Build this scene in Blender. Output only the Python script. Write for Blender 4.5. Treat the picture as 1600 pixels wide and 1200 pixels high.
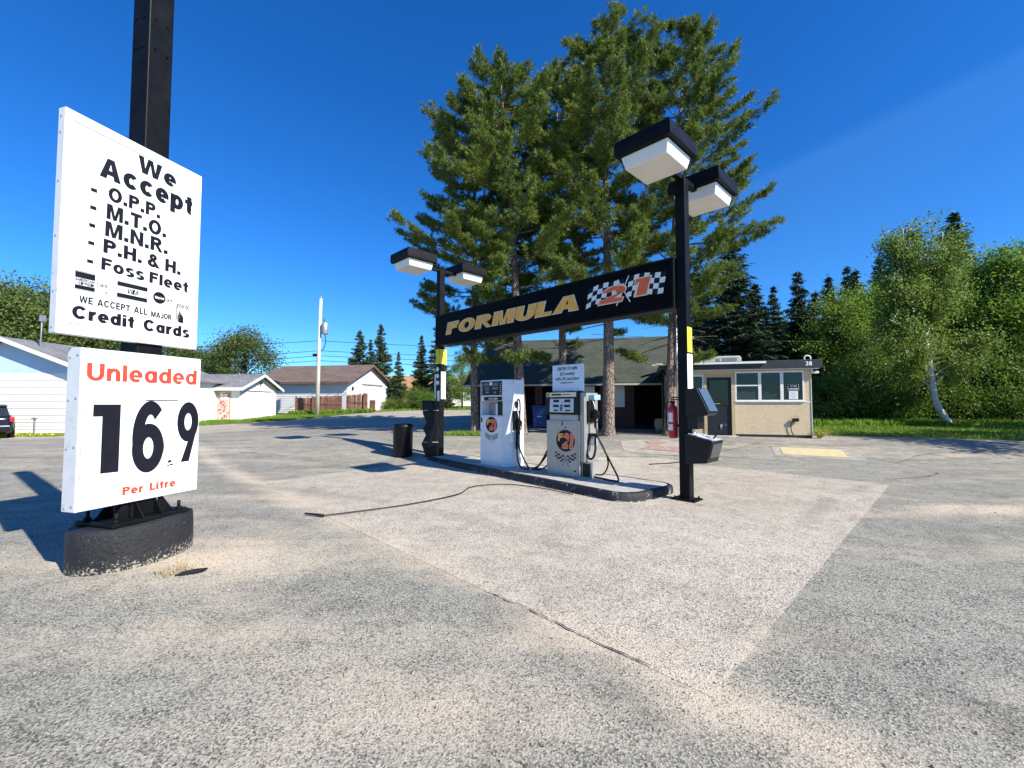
import bpy, bmesh, math, random
import numpy as np
from mathutils import Vector, Matrix, Euler
R = math.radians
for o in list(bpy.data.objects): bpy.data.objects.remove(o)
scene = bpy.context.scene
COL = scene.collection

# ------------------------------------------------------------------ camera, sky, sun, exposure
cam_data = bpy.data.cameras.new('camera'); cam = bpy.data.objects.new('camera', cam_data); COL.objects.link(cam)
cam_data.sensor_width = 36; cam_data.lens = 36*680/1600; cam_data.clip_end = 3000; cam_data.clip_start = .05
cam.location = (0, 0, 1.6); cam.rotation_euler = (R(90)+math.atan(30/680), 0, 0)
scene.camera = cam
SUN_EL = R(38.5); SUN_AZ = math.atan2(.80, -.60)        # sun stands behind the camera's right shoulder
world = bpy.data.worlds.new('World'); scene.world = world; world.use_nodes = True
wn = world.node_tree; wn.nodes.clear()
sky = wn.nodes.new('ShaderNodeTexSky'); sky.sky_type = 'NISHITA'; sky.sun_disc = False
sky.sun_elevation = SUN_EL; sky.sun_rotation = SUN_AZ
sky.altitude = 300; sky.air_density = 1.0; sky.dust_density = .25; sky.ozone_density = 3.0
hsv = wn.nodes.new('ShaderNodeHueSaturation'); hsv.inputs['Saturation'].default_value = 1.32; hsv.inputs['Value'].default_value = .80
bg = wn.nodes.new('ShaderNodeBackground'); bg.inputs[1].default_value = .10
wo = wn.nodes.new('ShaderNodeOutputWorld')
wn.links.new(sky.outputs[0], hsv.inputs['Color']); tint = wn.nodes.new('ShaderNodeMix'); tint.data_type = 'RGBA'; tint.blend_type = 'MULTIPLY'; tint.inputs[0].default_value = 1
tint.inputs[7].default_value = (.52, .95, 1.36, 1); wn.links.new(hsv.outputs[0], tint.inputs[6]); # a faint veil of high haze whose upper edge slants across the right-hand sky
_c, _s = math.cos(math.atan(30/680)), math.sin(math.atan(30/680))
def _dir(x, y): u, v = (x-800)/680, (600-y)/680; return Vector((u, _c-v*_s, _s+v*_c)).normalized()
vn = _dir(1240, 245).cross(_dir(1600, 70)).normalized()
if vn.z > 0: vn.negate()
tcw = wn.nodes.new('ShaderNodeTexCoord'); dp = wn.nodes.new('ShaderNodeVectorMath'); dp.operation = 'DOT_PRODUCT'; dp.inputs[1].default_value = vn
wn.links.new(tcw.outputs['Generated'], dp.inputs[0])
m1 = wn.nodes.new('ShaderNodeMapRange'); m1.inputs[1].default_value = -.004; m1.inputs[2].default_value = .016; wn.links.new(dp.outputs['Value'], m1.inputs[0])
m2 = wn.nodes.new('ShaderNodeMapRange'); m2.inputs[1].default_value = .02; m2.inputs[2].default_value = .34; m2.inputs[3].default_value = 1; m2.inputs[4].default_value = 0; wn.links.new(dp.outputs['Value'], m2.inputs[0])
sx_ = wn.nodes.new('ShaderNodeSeparateXYZ'); wn.links.new(tcw.outputs['Generated'], sx_.inputs[0])
m3 = wn.nodes.new('ShaderNodeMapRange'); m3.inputs[1].default_value = .22; m3.inputs[2].default_value = .62; wn.links.new(sx_.outputs[0], m3.inputs[0])
nzw = wn.nodes.new('ShaderNodeTexNoise'); nzw.inputs['Scale'].default_value = 2.2; nzw.inputs['Detail'].default_value = 5; wn.links.new(tcw.outputs['Generated'], nzw.inputs['Vector'])
pr = m1.outputs[0]
for q in (m2.outputs[0], m3.outputs[0], nzw.outputs[0]):
    mm = wn.nodes.new('ShaderNodeMath'); mm.operation = 'MULTIPLY'; wn.links.new(pr, mm.inputs[0]); wn.links.new(q, mm.inputs[1]); pr = mm.outputs[0]
ma = wn.nodes.new('ShaderNodeMath'); ma.operation = 'MULTIPLY'; ma.inputs[1].default_value = .13; wn.links.new(pr, ma.inputs[0])
veil = wn.nodes.new('ShaderNodeMix'); veil.data_type = 'RGBA'; veil.inputs[7].default_value = (2.2, 4.6, 7.0, 1)
wn.links.new(ma.outputs[0], veil.inputs[0]); wn.links.new(tint.outputs[2], veil.inputs[6]); wn.links.new(veil.outputs[2], bg.inputs[0]); wn.links.new(bg.outputs[0], wo.inputs[0])
sl = bpy.data.lights.new('sun', 'SUN'); sl.energy = 4.6; sl.angle = R(.53); sl.color = (1, .94, .83)
so = bpy.data.objects.new('sun', sl); COL.objects.link(so)
sun_vec = Vector((math.sin(SUN_AZ)*math.cos(SUN_EL), math.cos(SUN_AZ)*math.cos(SUN_EL), math.sin(SUN_EL)))
so.rotation_euler = sun_vec.to_track_quat('Z', 'Y').to_euler(); so.location = (20, -15, 25)
vs = scene.view_settings; vs.view_transform = 'Standard'; vs.look = 'None'; vs.gamma = 1; vs.use_curve_mapping = False
vs.exposure = .90
scene.cycles.max_bounces = 8; scene.cycles.transparent_max_bounces = 12
try: scene.cycles.use_denoising = True
except Exception: pass

# ------------------------------------------------------------------ materials
def nodes(name):
    m = bpy.data.materials.new(name); m.use_nodes = True
    nt = m.node_tree; b = nt.nodes['Principled BSDF']
    return m, nt, b
def N(nt, t, **kw):
    n = nt.nodes.new(t)
    for k, v in kw.items():
        if k in n.inputs.keys(): n.inputs[k].default_value = v
        else: setattr(n, k, v)
    return n
def c4(c): return (c[0], c[1], c[2], 1)
def mixc(nt, f, a, b, mode='MIX'):
    n = nt.nodes.new('ShaderNodeMix'); n.data_type = 'RGBA'; n.blend_type = mode
    for i, v in ((0, f), (6, a), (7, b)):
        if hasattr(v, 'links') or isinstance(v, bpy.types.NodeSocket): nt.links.new(v, n.inputs[i])
        elif i == 0: n.inputs[0].default_value = v
        else: n.inputs[i].default_value = c4(v)
    return n.outputs[2]
def ramp(nt, src, a, b, va=0., vb=1.):
    n = nt.nodes.new('ShaderNodeMapRange'); n.inputs[1].default_value = a; n.inputs[2].default_value = b
    n.inputs[3].default_value = va; n.inputs[4].default_value = vb
    nt.links.new(src, n.inputs[0]); return n.outputs[0]
def math_(nt, op, a, b=None):
    n = nt.nodes.new('ShaderNodeMath'); n.operation = op
    for i, v in ((0, a), (1, b)):
        if v is None: continue
        if isinstance(v, bpy.types.NodeSocket): nt.links.new(v, n.inputs[i])
        else: n.inputs[i].default_value = v
    return n.outputs[0]
def noise(nt, vec, scale, detail=4, rough=.55, dist=0):
    n = N(nt, 'ShaderNodeTexNoise', Scale=scale, Detail=detail, Roughness=rough, Distortion=dist)
    if vec is not None: nt.links.new(vec, n.inputs['Vector'])
    return n.outputs[0]
def coords(nt, kind='Object', scale=None, rot=None):
    t = nt.nodes.new('ShaderNodeTexCoord'); s = t.outputs[kind]
    if scale or rot:
        mp = nt.nodes.new('ShaderNodeMapping'); nt.links.new(s, mp.inputs[0])
        if scale: mp.inputs['Scale'].default_value = scale
        if rot: mp.inputs['Rotation'].default_value = rot
        s = mp.outputs[0]
    return s
def bump(nt, b, h, strength=.3, dist=.01):
    n = N(nt, 'ShaderNodeBump', Strength=strength, Distance=dist); nt.links.new(h, n.inputs['Height'])
    nt.links.new(n.outputs[0], b.inputs['Normal'])
def plain(name, col, rough=.6, metal=0, var=.12, scale=6, bmp=0, bscale=60, spec=.5, grime=None, gr=(.55, .7), gscale=5):
    m, nt, b = nodes(name); b.inputs['Roughness'].default_value = rough; b.inputs['Metallic'].default_value = metal
    b.inputs['Specular IOR Level'].default_value = spec
    v = coords(nt)
    n1 = noise(nt, v, scale, 5)
    c = mixc(nt, ramp(nt, n1, .3, .7), [x*(1-var) for x in col], [min(1, x*(1+var)) for x in col])
    if grime:
        g = noise(nt, v, gscale, 8, .65)
        c = mixc(nt, ramp(nt, g, gr[0], gr[1]), c, grime)
    nt.links.new(c, b.inputs['Base Color'])
    if var: nt.links.new(ramp(nt, n1, .2, .8, rough*.85, min(1, rough*1.15)), b.inputs['Roughness'])
    if bmp: bump(nt, b, noise(nt, v, bscale, 4), bmp)
    return m
def leafmat(name, a, bcol, trans=.25):
    m, nt, b = nodes(name); b.inputs['Roughness'].default_value = .55; b.inputs['Specular IOR Level'].default_value = .3
    g = nt.nodes.new('ShaderNodeNewGeometry')
    oi = nt.nodes.new('ShaderNodeObjectInfo')
    v = coords(nt); nz = noise(nt, v, .9, 3)
    f = math_(nt, 'ADD', math_(nt, 'MULTIPLY', g.outputs['Random Per Island'], .55), math_(nt, 'MULTIPLY', ramp(nt, nz, .3, .7), .45))
    c = mixc(nt, f, a, bcol)
    c = mixc(nt, math_(nt, 'MULTIPLY', oi.outputs['Random'], .3), c, [x*.6 for x in a])
    nt.links.new(c, b.inputs['Base Color'])
    t = nt.nodes.new('ShaderNodeBsdfTranslucent'); nt.links.new(c, t.inputs[0])
    mx = nt.nodes.new('ShaderNodeMixShader'); mx.inputs[0].default_value = trans
    nt.links.new(b.outputs[0], mx.inputs[1]); nt.links.new(t.outputs[0], mx.inputs[2])
    nt.links.new(mx.outputs[0], nt.nodes['Material Output'].inputs[0])
    return m
def chipped(name, paint, under, amount=.6, scale=9, low=0.12, rough=.55):
    m, nt, b = nodes(name); b.inputs['Roughness'].default_value = rough
    v = coords(nt); sep = nt.nodes.new('ShaderNodeSeparateXYZ'); nt.links.new(v, sep.inputs[0])
    n1 = noise(nt, v, scale, 9, .75, .6); n2 = noise(nt, v, 3, 3)
    k = ramp(nt, sep.outputs[2], 0, low, .16, 0)
    s = math_(nt, 'ADD', math_(nt, 'ADD', n1, k), math_(nt, 'MULTIPLY', n2, .12))
    f = ramp(nt, s, amount, amount+.05)
    p = mixc(nt, ramp(nt, n2, .3, .7), [x*.7 for x in paint], [x*1.5 for x in paint])
    nt.links.new(mixc(nt, f, p, under), b.inputs['Base Color'])
    bump(nt, b, noise(nt, v, 26, 8, .7), 1.0, .02)
    return m

WHITE = plain('white_sign_face', (.76, .76, .745), .38, var=.04, scale=2, grime=(.50, .48, .43), gr=(.60, .82), gscale=2.2)
WHITE_MET = plain('white_painted_metal', (.70, .71, .72), .4, var=.06, scale=4, grime=(.36, .31, .25), gr=(.60, .78), gscale=7)
BLACK = plain('black_painted_steel', (.006, .0065, .008), .5, var=.35, scale=5, spec=.12, grime=(.035, .032, .03), gr=(.66, .82), gscale=12)
BLACK_SIGN = plain('black_sign_face', (.003, .003, .0035), .5, var=.3, scale=3, spec=.06)
BLACK_LETTER = plain('black_vinyl', (.008, .009, .015), .5, var=.2, spec=.2)
RED_LETTER = plain('red_vinyl', (.66, .055, .03), .45, var=.1)
RUBBER = plain('black_rubber', (.008, .008, .009), .5, var=.3, scale=20, spec=.3)
PLASTIC_BLACK = plain('black_plastic', (.006, .006, .007), .42, var=.3, scale=8, bmp=.1, spec=.3)
STEEL = plain('brushed_stainless', (.40, .385, .36), .42, .5, var=.1, scale=3, grime=(.30, .27, .23), gr=(.6, .85), gscale=4)
GALV = plain('galvanised_metal', (.42, .43, .45), .45, .6, var=.15)
LENS = plain('milky_lamp_lens', (.80, .79, .75), .35, var=.04, scale=3, grime=(.55, .5, .42), gr=(.62, .9), gscale=4)
GOLD = plain('gold_vinyl', (.95, .42, .055), .5, var=.12)
CREAM = plain('cream_vinyl', (.78, .68, .48), .5, var=.06)
ORANGE = plain('orange_vinyl', (.80, .13, .028), .5, var=.1)
YELLOW = plain('yellow_plate', (.75, .62, .05), .5, var=.08)
PAPER = plain('paper_white', (.74, .75, .76), .7, var=.05, scale=12)
SKYLIT_WHITE = plain('skylit_white_board', (.62, .72, .82), .5, var=.04)  # board facing away from the sun: skylight blue put into its base colour
PRINT_GREY = plain('grey_print', (.32, .33, .36), .6)
RED = plain('red_enamel', (.50, .02, .02), .3, var=.12)
BLUEPL = plain('blue_plastic', (.02, .06, .22), .45, var=.15)
TANWOOD = plain('tan_painted_timber', (.46, .35, .20), .6, var=.12, scale=8)
WHITEFRAME = plain('white_window_frame', (.72, .72, .70), .5, var=.06, grime=(.45, .42, .36), gr=(.62, .85), gscale=8)
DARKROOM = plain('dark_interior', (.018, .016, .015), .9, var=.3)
TARROOF = plain('tar_fascia', (.022, .024, .03), .55, var=.3, scale=3, grime=(.09, .09, .1), gr=(.6, .8), gscale=6)
AC_BEIGE = plain('beige_plastic', (.60, .56, .45), .5, var=.06)
FENCEWOOD = plain('brown_stained_wood', (.17, .075, .05), .8, var=.4, scale=3, bmp=.3)
REDSIDING = plain('red_brown_siding', (.10, .040, .028), .75, var=.35, scale=4, bmp=.25)
SIDING = plain('white_lap_siding', (.80, .785, .75), .55, var=.035, scale=1.2, grime=(.58, .57, .53), gr=(.62, .95), gscale=2)
PALEBLUE = plain('pale_blue_gable_panel', (.46, .60, .74), .6, var=.04, scale=1.5)
GREYSIDING = plain('pale_grey_lap_siding', (.72, .695, .68), .55, var=.04, scale=1.5)
POLEWOOD = plain('weathered_pole_wood', (.62, .56, .47), .85, var=.18, scale=3, bmp=.3, bscale=30)
CONC = plain('worn_concrete', (.40, .38, .34), .9, var=.15, scale=5, bmp=.35, bscale=70, grime=(.16, .15, .14), gr=(.52, .72), gscale=4)
PAVE = plain('pale_concrete', (.36, .325, .27), .9, var=.2, scale=4, bmp=.3, grime=(.24, .22, .19), gr=(.45, .7), gscale=3)
REDPAINT = plain('worn_red_paint', (.30, .15, .11), .8, var=.2, scale=6, grime=(.40, .34, .28), gr=(.38, .66), gscale=9)
YELPAINT = plain('worn_yellow_paint', (.56, .46, .22), .75, var=.15, scale=6, grime=(.46, .40, .28), gr=(.42, .7), gscale=9)
CARPAINT = plain('dark_blue_car_paint', (.012, .015, .028), .18, .2, var=.1)
CARGLASS = plain('dark_car_glass', (.02, .025, .03), .05, var=0)
TAIL = plain('red_lamp_plastic', (.45, .02, .02), .15, var=.1)
FOOTBLACK = chipped('chipped_black_footing_paint', (.009, .010, .013), (.42, .38, .31), .69, 44, .16)
KERBBLACK = chipped('chipped_black_kerb_paint', (.010, .010, .012), (.36, .33, .29), .64, 9, .03)
NEEDLE = leafmat('pine_needles', (.035, .082, .022), (.30, .37, .065), .3)
SPRUCE = leafmat('spruce_needles', (.014, .034, .016), (.05, .085, .03), .12)
SPRUCE_L = leafmat('far_spruce_needles', (.025, .055, .022), (.085, .12, .04), .15)
LEAF_L = leafmat('bright_spring_leaves', (.11, .21, .02), (.31, .43, .055), .42)
LEAF_M = leafmat('green_leaves', (.065, .14, .017), (.20, .30, .042), .38)
LEAF_D = leafmat('dull_olive_leaves', (.055, .10, .02), (.18, .215, .05), .32)
LEAF_B = leafmat('birch_leaves', (.10, .18, .028), (.32, .40, .08), .42)
GRASSB = leafmat('grass_blades', (.10, .20, .018), (.30, .44, .055), .4)
STRAW = leafmat('dry_straw', (.35, .24, .09), (.55, .42, .18), .3)
DANDELION = plain('dandelion_yellow', (.75, .55, .03), .6)

def glass_mat():
    m, nt, b = nodes('window_glass')
    tr = nt.nodes.new('ShaderNodeBsdfTransparent'); tr.inputs[0].default_value = (.66, .67, .66, 1)
    gl = nt.nodes.new('ShaderNodeBsdfGlossy'); gl.inputs['Roughness'].default_value = .03
    lw = N(nt, 'ShaderNodeFresnel', IOR=1.5)
    mx = nt.nodes.new('ShaderNodeMixShader')
    nt.links.new(lw.outputs[0], mx.inputs[0]); nt.links.new(tr.outputs[0], mx.inputs[1]); nt.links.new(gl.outputs[0], mx.inputs[2])
    nt.links.new(mx.outputs[0], nt.nodes['Material Output'].inputs[0]); return m
GLASS = glass_mat()

def stucco_mat():
    m, nt, b = nodes('tan_pebble_stucco'); b.inputs['Roughness'].default_value = .9
    v = coords(nt); n1 = noise(nt, v, 38, 4, .7); n2 = noise(nt, v, 2, 3)
    vo = N(nt, 'ShaderNodeTexVoronoi', Scale=34); nt.links.new(v, vo.inputs['Vector'])
    c = mixc(nt, ramp(nt, n1, .35, .65), (.36, .24, .12), (.66, .50, .30))
    c = mixc(nt, ramp(nt, vo.outputs['Distance'], .05, .5, .0, .5), c, (.72, .60, .42))
    c = mixc(nt, ramp(nt, n2, .45, .8, 0, .3), c, (.36, .27, .17))
    nt.links.new(c, b.inputs['Base Color']); bump(nt, b, vo.outputs['Distance'], .5, .015); return m
STUCCO = stucco_mat()

def shingle_mat(name, a, bcol, sc=1.0):
    m, nt, b = nodes(name); b.inputs['Roughness'].default_value = .92
    v = coords(nt, 'UV')
    br = N(nt, 'ShaderNodeTexBrick', Scale=1.0); nt.links.new(v, br.inputs['Vector'])
    br.inputs['Color1'].default_value = c4(a); br.inputs['Color2'].default_value = c4(bcol); br.inputs['Mortar'].default_value = c4([x*.45 for x in a])
    br.inputs['Brick Width'].default_value = .33; br.inputs['Row Height'].default_value = .16; br.inputs['Mortar Size'].default_value = .012
    n1 = noise(nt, coords(nt), 1.3, 6, .65)
    c = mixc(nt, ramp(nt, n1, .35, .75, 0, .6), br.outputs[0], [x*1.7 for x in bcol])
    n2 = noise(nt, coords(nt), 60, 3)
    c = mixc(nt, ramp(nt, n2, .3, .7, .0, .35), c, [x*.5 for x in a])
    nt.links.new(c, b.inputs['Base Color']); bump(nt, b, br.outputs['Fac'], -.4, .012); return m
SH_GREEN = shingle_mat('shade_darkened_green_shingles', (.034, .042, .030), (.058, .068, .048))  # green roof colour darkened to stand for shade on the roof
SH_BROWN = shingle_mat('brown_shingles', (.115, .078, .063), (.16, .112, .092))
SH_GREY = shingle_mat('grey_shingles', (.13, .13, .135), (.20, .20, .205))
SH_RUST = shingle_mat('rusty_shingles', (.30, .15, .08), (.36, .20, .11))

def bark_mat(name, lo, hi, sc=1.0, contrast=(.38, .62)):
    m, nt, b = nodes(name); b.inputs['Roughness'].default_value = .95
    v = coords(nt, 'Object', (5*sc, 5*sc, 1.7*sc)); n1 = noise(nt, v, 2.6, 7, .7, .8)
    vo = N(nt, 'ShaderNodeTexVoronoi', Scale=2.4, feature='DISTANCE_TO_EDGE'); nt.links.new(v, vo.inputs['Vector'])
    k = math_(nt, 'MULTIPLY', ramp(nt, n1, contrast[0], contrast[1]), ramp(nt, vo.outputs['Distance'], .0, .14))
    nt.links.new(mixc(nt, k, lo, hi), b.inputs['Base Color']); bump(nt, b, k, .9, .03); return m
BARK = bark_mat('red_pine_bark', (.07, .045, .035), (.38, .29, .24), 1.0, (.30, .58))
BARK_D = bark_mat('dark_bark', (.04, .03, .025), (.13, .10, .08))
def birch_mat():
    m, nt, b = nodes('birch_bark'); b.inputs['Roughness'].default_value = .7
    v = coords(nt, 'Object', (3, 3, 14)); n1 = noise(nt, v, 1.4, 5, .7)
    nt.links.new(mixc(nt, ramp(nt, n1, .55, .64), (.66, .63, .58), (.06, .05, .045)), b.inputs['Base Color']); return m
BIRCH = birch_mat()

# ------------------------------------------------------------------ ground materials (world metres)
def line_dist(nt, px, py, p, q):
    d = Vector((q[0]-p[0], q[1]-p[1])).normalized(); n = Vector((-d.y, d.x))
    s = math_(nt, 'ADD', math_(nt, 'MULTIPLY', px, n.x), math_(nt, 'ADD', math_(nt, 'MULTIPLY', py, n.y), -(n.x*p[0]+n.y*p[1])))
    return math_(nt, 'ABSOLUTE', s)
PAD = [(-5.12, 8.79), (1.09, 2.44), (7.44, 8.65)]
def lot_mat(name, base_lo, base_hi, sandy, pad=False):
    m, nt, b = nodes(name); b.inputs['Roughness'].default_value = .93; b.inputs['Specular IOR Level'].default_value = .3
    t = nt.nodes.new('ShaderNodeTexCoord'); P = t.outputs['Object']
    sep = nt.nodes.new('ShaderNodeSeparateXYZ'); nt.links.new(P, sep.inputs[0]); X, Y = sep.outputs[0], sep.outputs[1]
    def mapped(s, r):
        mp = nt.nodes.new('ShaderNodeMapping'); nt.links.new(P, mp.inputs[0]); mp.inputs['Scale'].default_value = s; mp.inputs['Rotation'].default_value = (0, 0, r); return mp.outputs[0]
    streak = noise(nt, mapped((.22, 1.0, 1), R(-30)), 1.15, 7, .6, .5)      # sand swept along by traffic
    blot = noise(nt, P, .33, 5, .6, .3)
    fine = noise(nt, P, 85, 3, .7); patch = noise(nt, P, 2.6, 6, .68, .4)
    mid = noise(nt, P, 14, 5, .7)
    vo = N(nt, 'ShaderNodeTexVoronoi', Scale=105, Randomness=1.0); nt.links.new(P, vo.inputs['Vector'])
    cell = nt.nodes.new('ShaderNodeSeparateColor'); nt.links.new(vo.outputs['Color'], cell.inputs[0])
    agg = mixc(nt, cell.outputs[0], base_lo, base_hi)                         # every stone its own grey
    agg = mixc(nt, ramp(nt, cell.outputs[1], .76, .82, 0, .85), agg, [x*.28 for x in base_lo])
    agg = mixc(nt, ramp(nt, blot, .42, .66, 0, .35), agg, [x*.72 for x in base_lo])
    agg = mixc(nt, ramp(nt, patch, .42, .75, 0, .35), agg, [min(1, x*1.02) for x in base_hi])
    agg = mixc(nt, ramp(nt, patch, .25, .46, .30, 0), agg, base_lo)
    mask = math_(nt, 'ADD', math_(nt, 'MULTIPLY', streak, .75), math_(nt, 'MULTIPLY', blot, .42))
    mask = math_(nt, 'ADD', mask, math_(nt, 'MULTIPLY', patch, .16))
    mask = math_(nt, 'ADD', mask, math_(nt, 'MULTIPLY', mid, .22))
    mask = math_(nt, 'ADD', mask, math_(nt, 'MULTIPLY', cell.outputs[2], .12))
    for a_, b_, w_, g_ in ((PAD[0], PAD[1], .40, .20), (PAD[1], PAD[2], .10, .08 if pad else .03)):
        mask = math_(nt, 'ADD', mask, ramp(nt, line_dist(nt, X, Y, a_, b_), 0, w_, g_, 0))
    # drifts of sand: one round the sign footing, one on the asphalt at the right
    for cx, cy, sx, sy, g_ in ((-3.2, 4.6, 1.5, .8, .24), (6.9, 6.7, 1.3, .34, .34), (-1.0, 2.3, 1.2, .5, .12), (-5.2, 4.4, 2.2, .5, .14)):
        dx = math_(nt, 'DIVIDE', math_(nt, 'SUBTRACT', X, cx), sx); dy = math_(nt, 'DIVIDE', math_(nt, 'SUBTRACT', Y, cy), sy)
        r2 = math_(nt, 'SQRT', math_(nt, 'ADD', math_(nt, 'MULTIPLY', dx, dx), math_(nt, 'MULTIPLY', dy, dy)))
        mask = math_(nt, 'ADD', mask, ramp(nt, r2, .2, 1.3, g_, 0))
    f = ramp(nt, mask, sandy, sandy+.30)
    sand = mixc(nt, ramp(nt, fine, .3, .7), (.44, .36, .26), (.68, .58, .445))
    sand = mixc(nt, ramp(nt, cell.outputs[1], .80, .86, 0, .7), sand, (.20, .165, .13))
    c = mixc(nt, math_(nt, 'MULTIPLY', f, .92), agg, sand)
    # tyre tracks: two pairs of narrow darker lanes curving past the island
    for px_, py_, r_ in ((-9.0, -4.0, 11.6), (-9.0, -4.0, 13.1), (13.0, -1.5, 10.2), (13.0, -1.5, 11.7)):
        ex = math_(nt, 'SUBTRACT', X, px_); ey = math_(nt, 'SUBTRACT', Y, py_)
        rr_ = math_(nt, 'SQRT', math_(nt, 'ADD', math_(nt, 'MULTIPLY', ex, ex), math_(nt, 'MULTIPLY', ey, ey)))
        lane = ramp(nt, math_(nt, 'ABSOLUTE', math_(nt, 'SUBTRACT', rr_, r_)), .04, .20, .26, 0)
        c = mixc(nt, math_(nt, 'MULTIPLY', lane, ramp(nt, blot, .38, .6)), c, (.10, .095, .085))
    spots = N(nt, 'ShaderNodeTexVoronoi', Scale=.9, Randomness=1.0); nt.links.new(P, spots.inputs['Vector'])
    c = mixc(nt, ramp(nt, math_(nt, 'ADD', spots.outputs['Distance'], math_(nt, 'MULTIPLY', mid, .12)), .085, .16, .45, 0), c, (.07, .066, .06))
    # faint oil stains
    oil = noise(nt, mapped((.8, .35, 1), R(20)), .9, 5, .6)
    c = mixc(nt, ramp(nt, oil, .63, .78, 0, .35), c, (.12, .12, .12))
    nt.links.new(c, b.inputs['Base Color'])
    hgt = math_(nt, 'ADD', math_(nt, 'MULTIPLY', fine, .6), math_(nt, 'MULTIPLY', vo.outputs['Distance'], .9))
    bump(nt, b, hgt, .38 if not pad else .42, .010)
    return m
ASPHALT = lot_mat('old_asphalt', (.105, .101, .083), (.425, .41, .345), .825)
PADMAT = lot_mat('brushed_concrete_pad', (.25, .219, .172), (.65, .582, .482), .87, True)
ROADM = lot_mat('gravelly_road', (.22, .20, .158), (.49, .44, .35), .78)
def earth_mat():
    m, nt, b = nodes('grass_turf'); b.inputs['Roughness'].default_value = .95
    v = coords(nt); n1 = noise(nt, v, 1.2, 6, .6); n2 = noise(nt, v, 25, 4, .7)
    c = mixc(nt, ramp(nt, n1, .3, .7), (.055, .10, .016), (.14, .20, .035))
    c = mixc(nt, ramp(nt, n2, .35, .7), c, (.10, .13, .03))
    nt.links.new(c, b.inputs['Base Color']); bump(nt, b, n2, .6, .03); return m
TURF = earth_mat()

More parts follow.
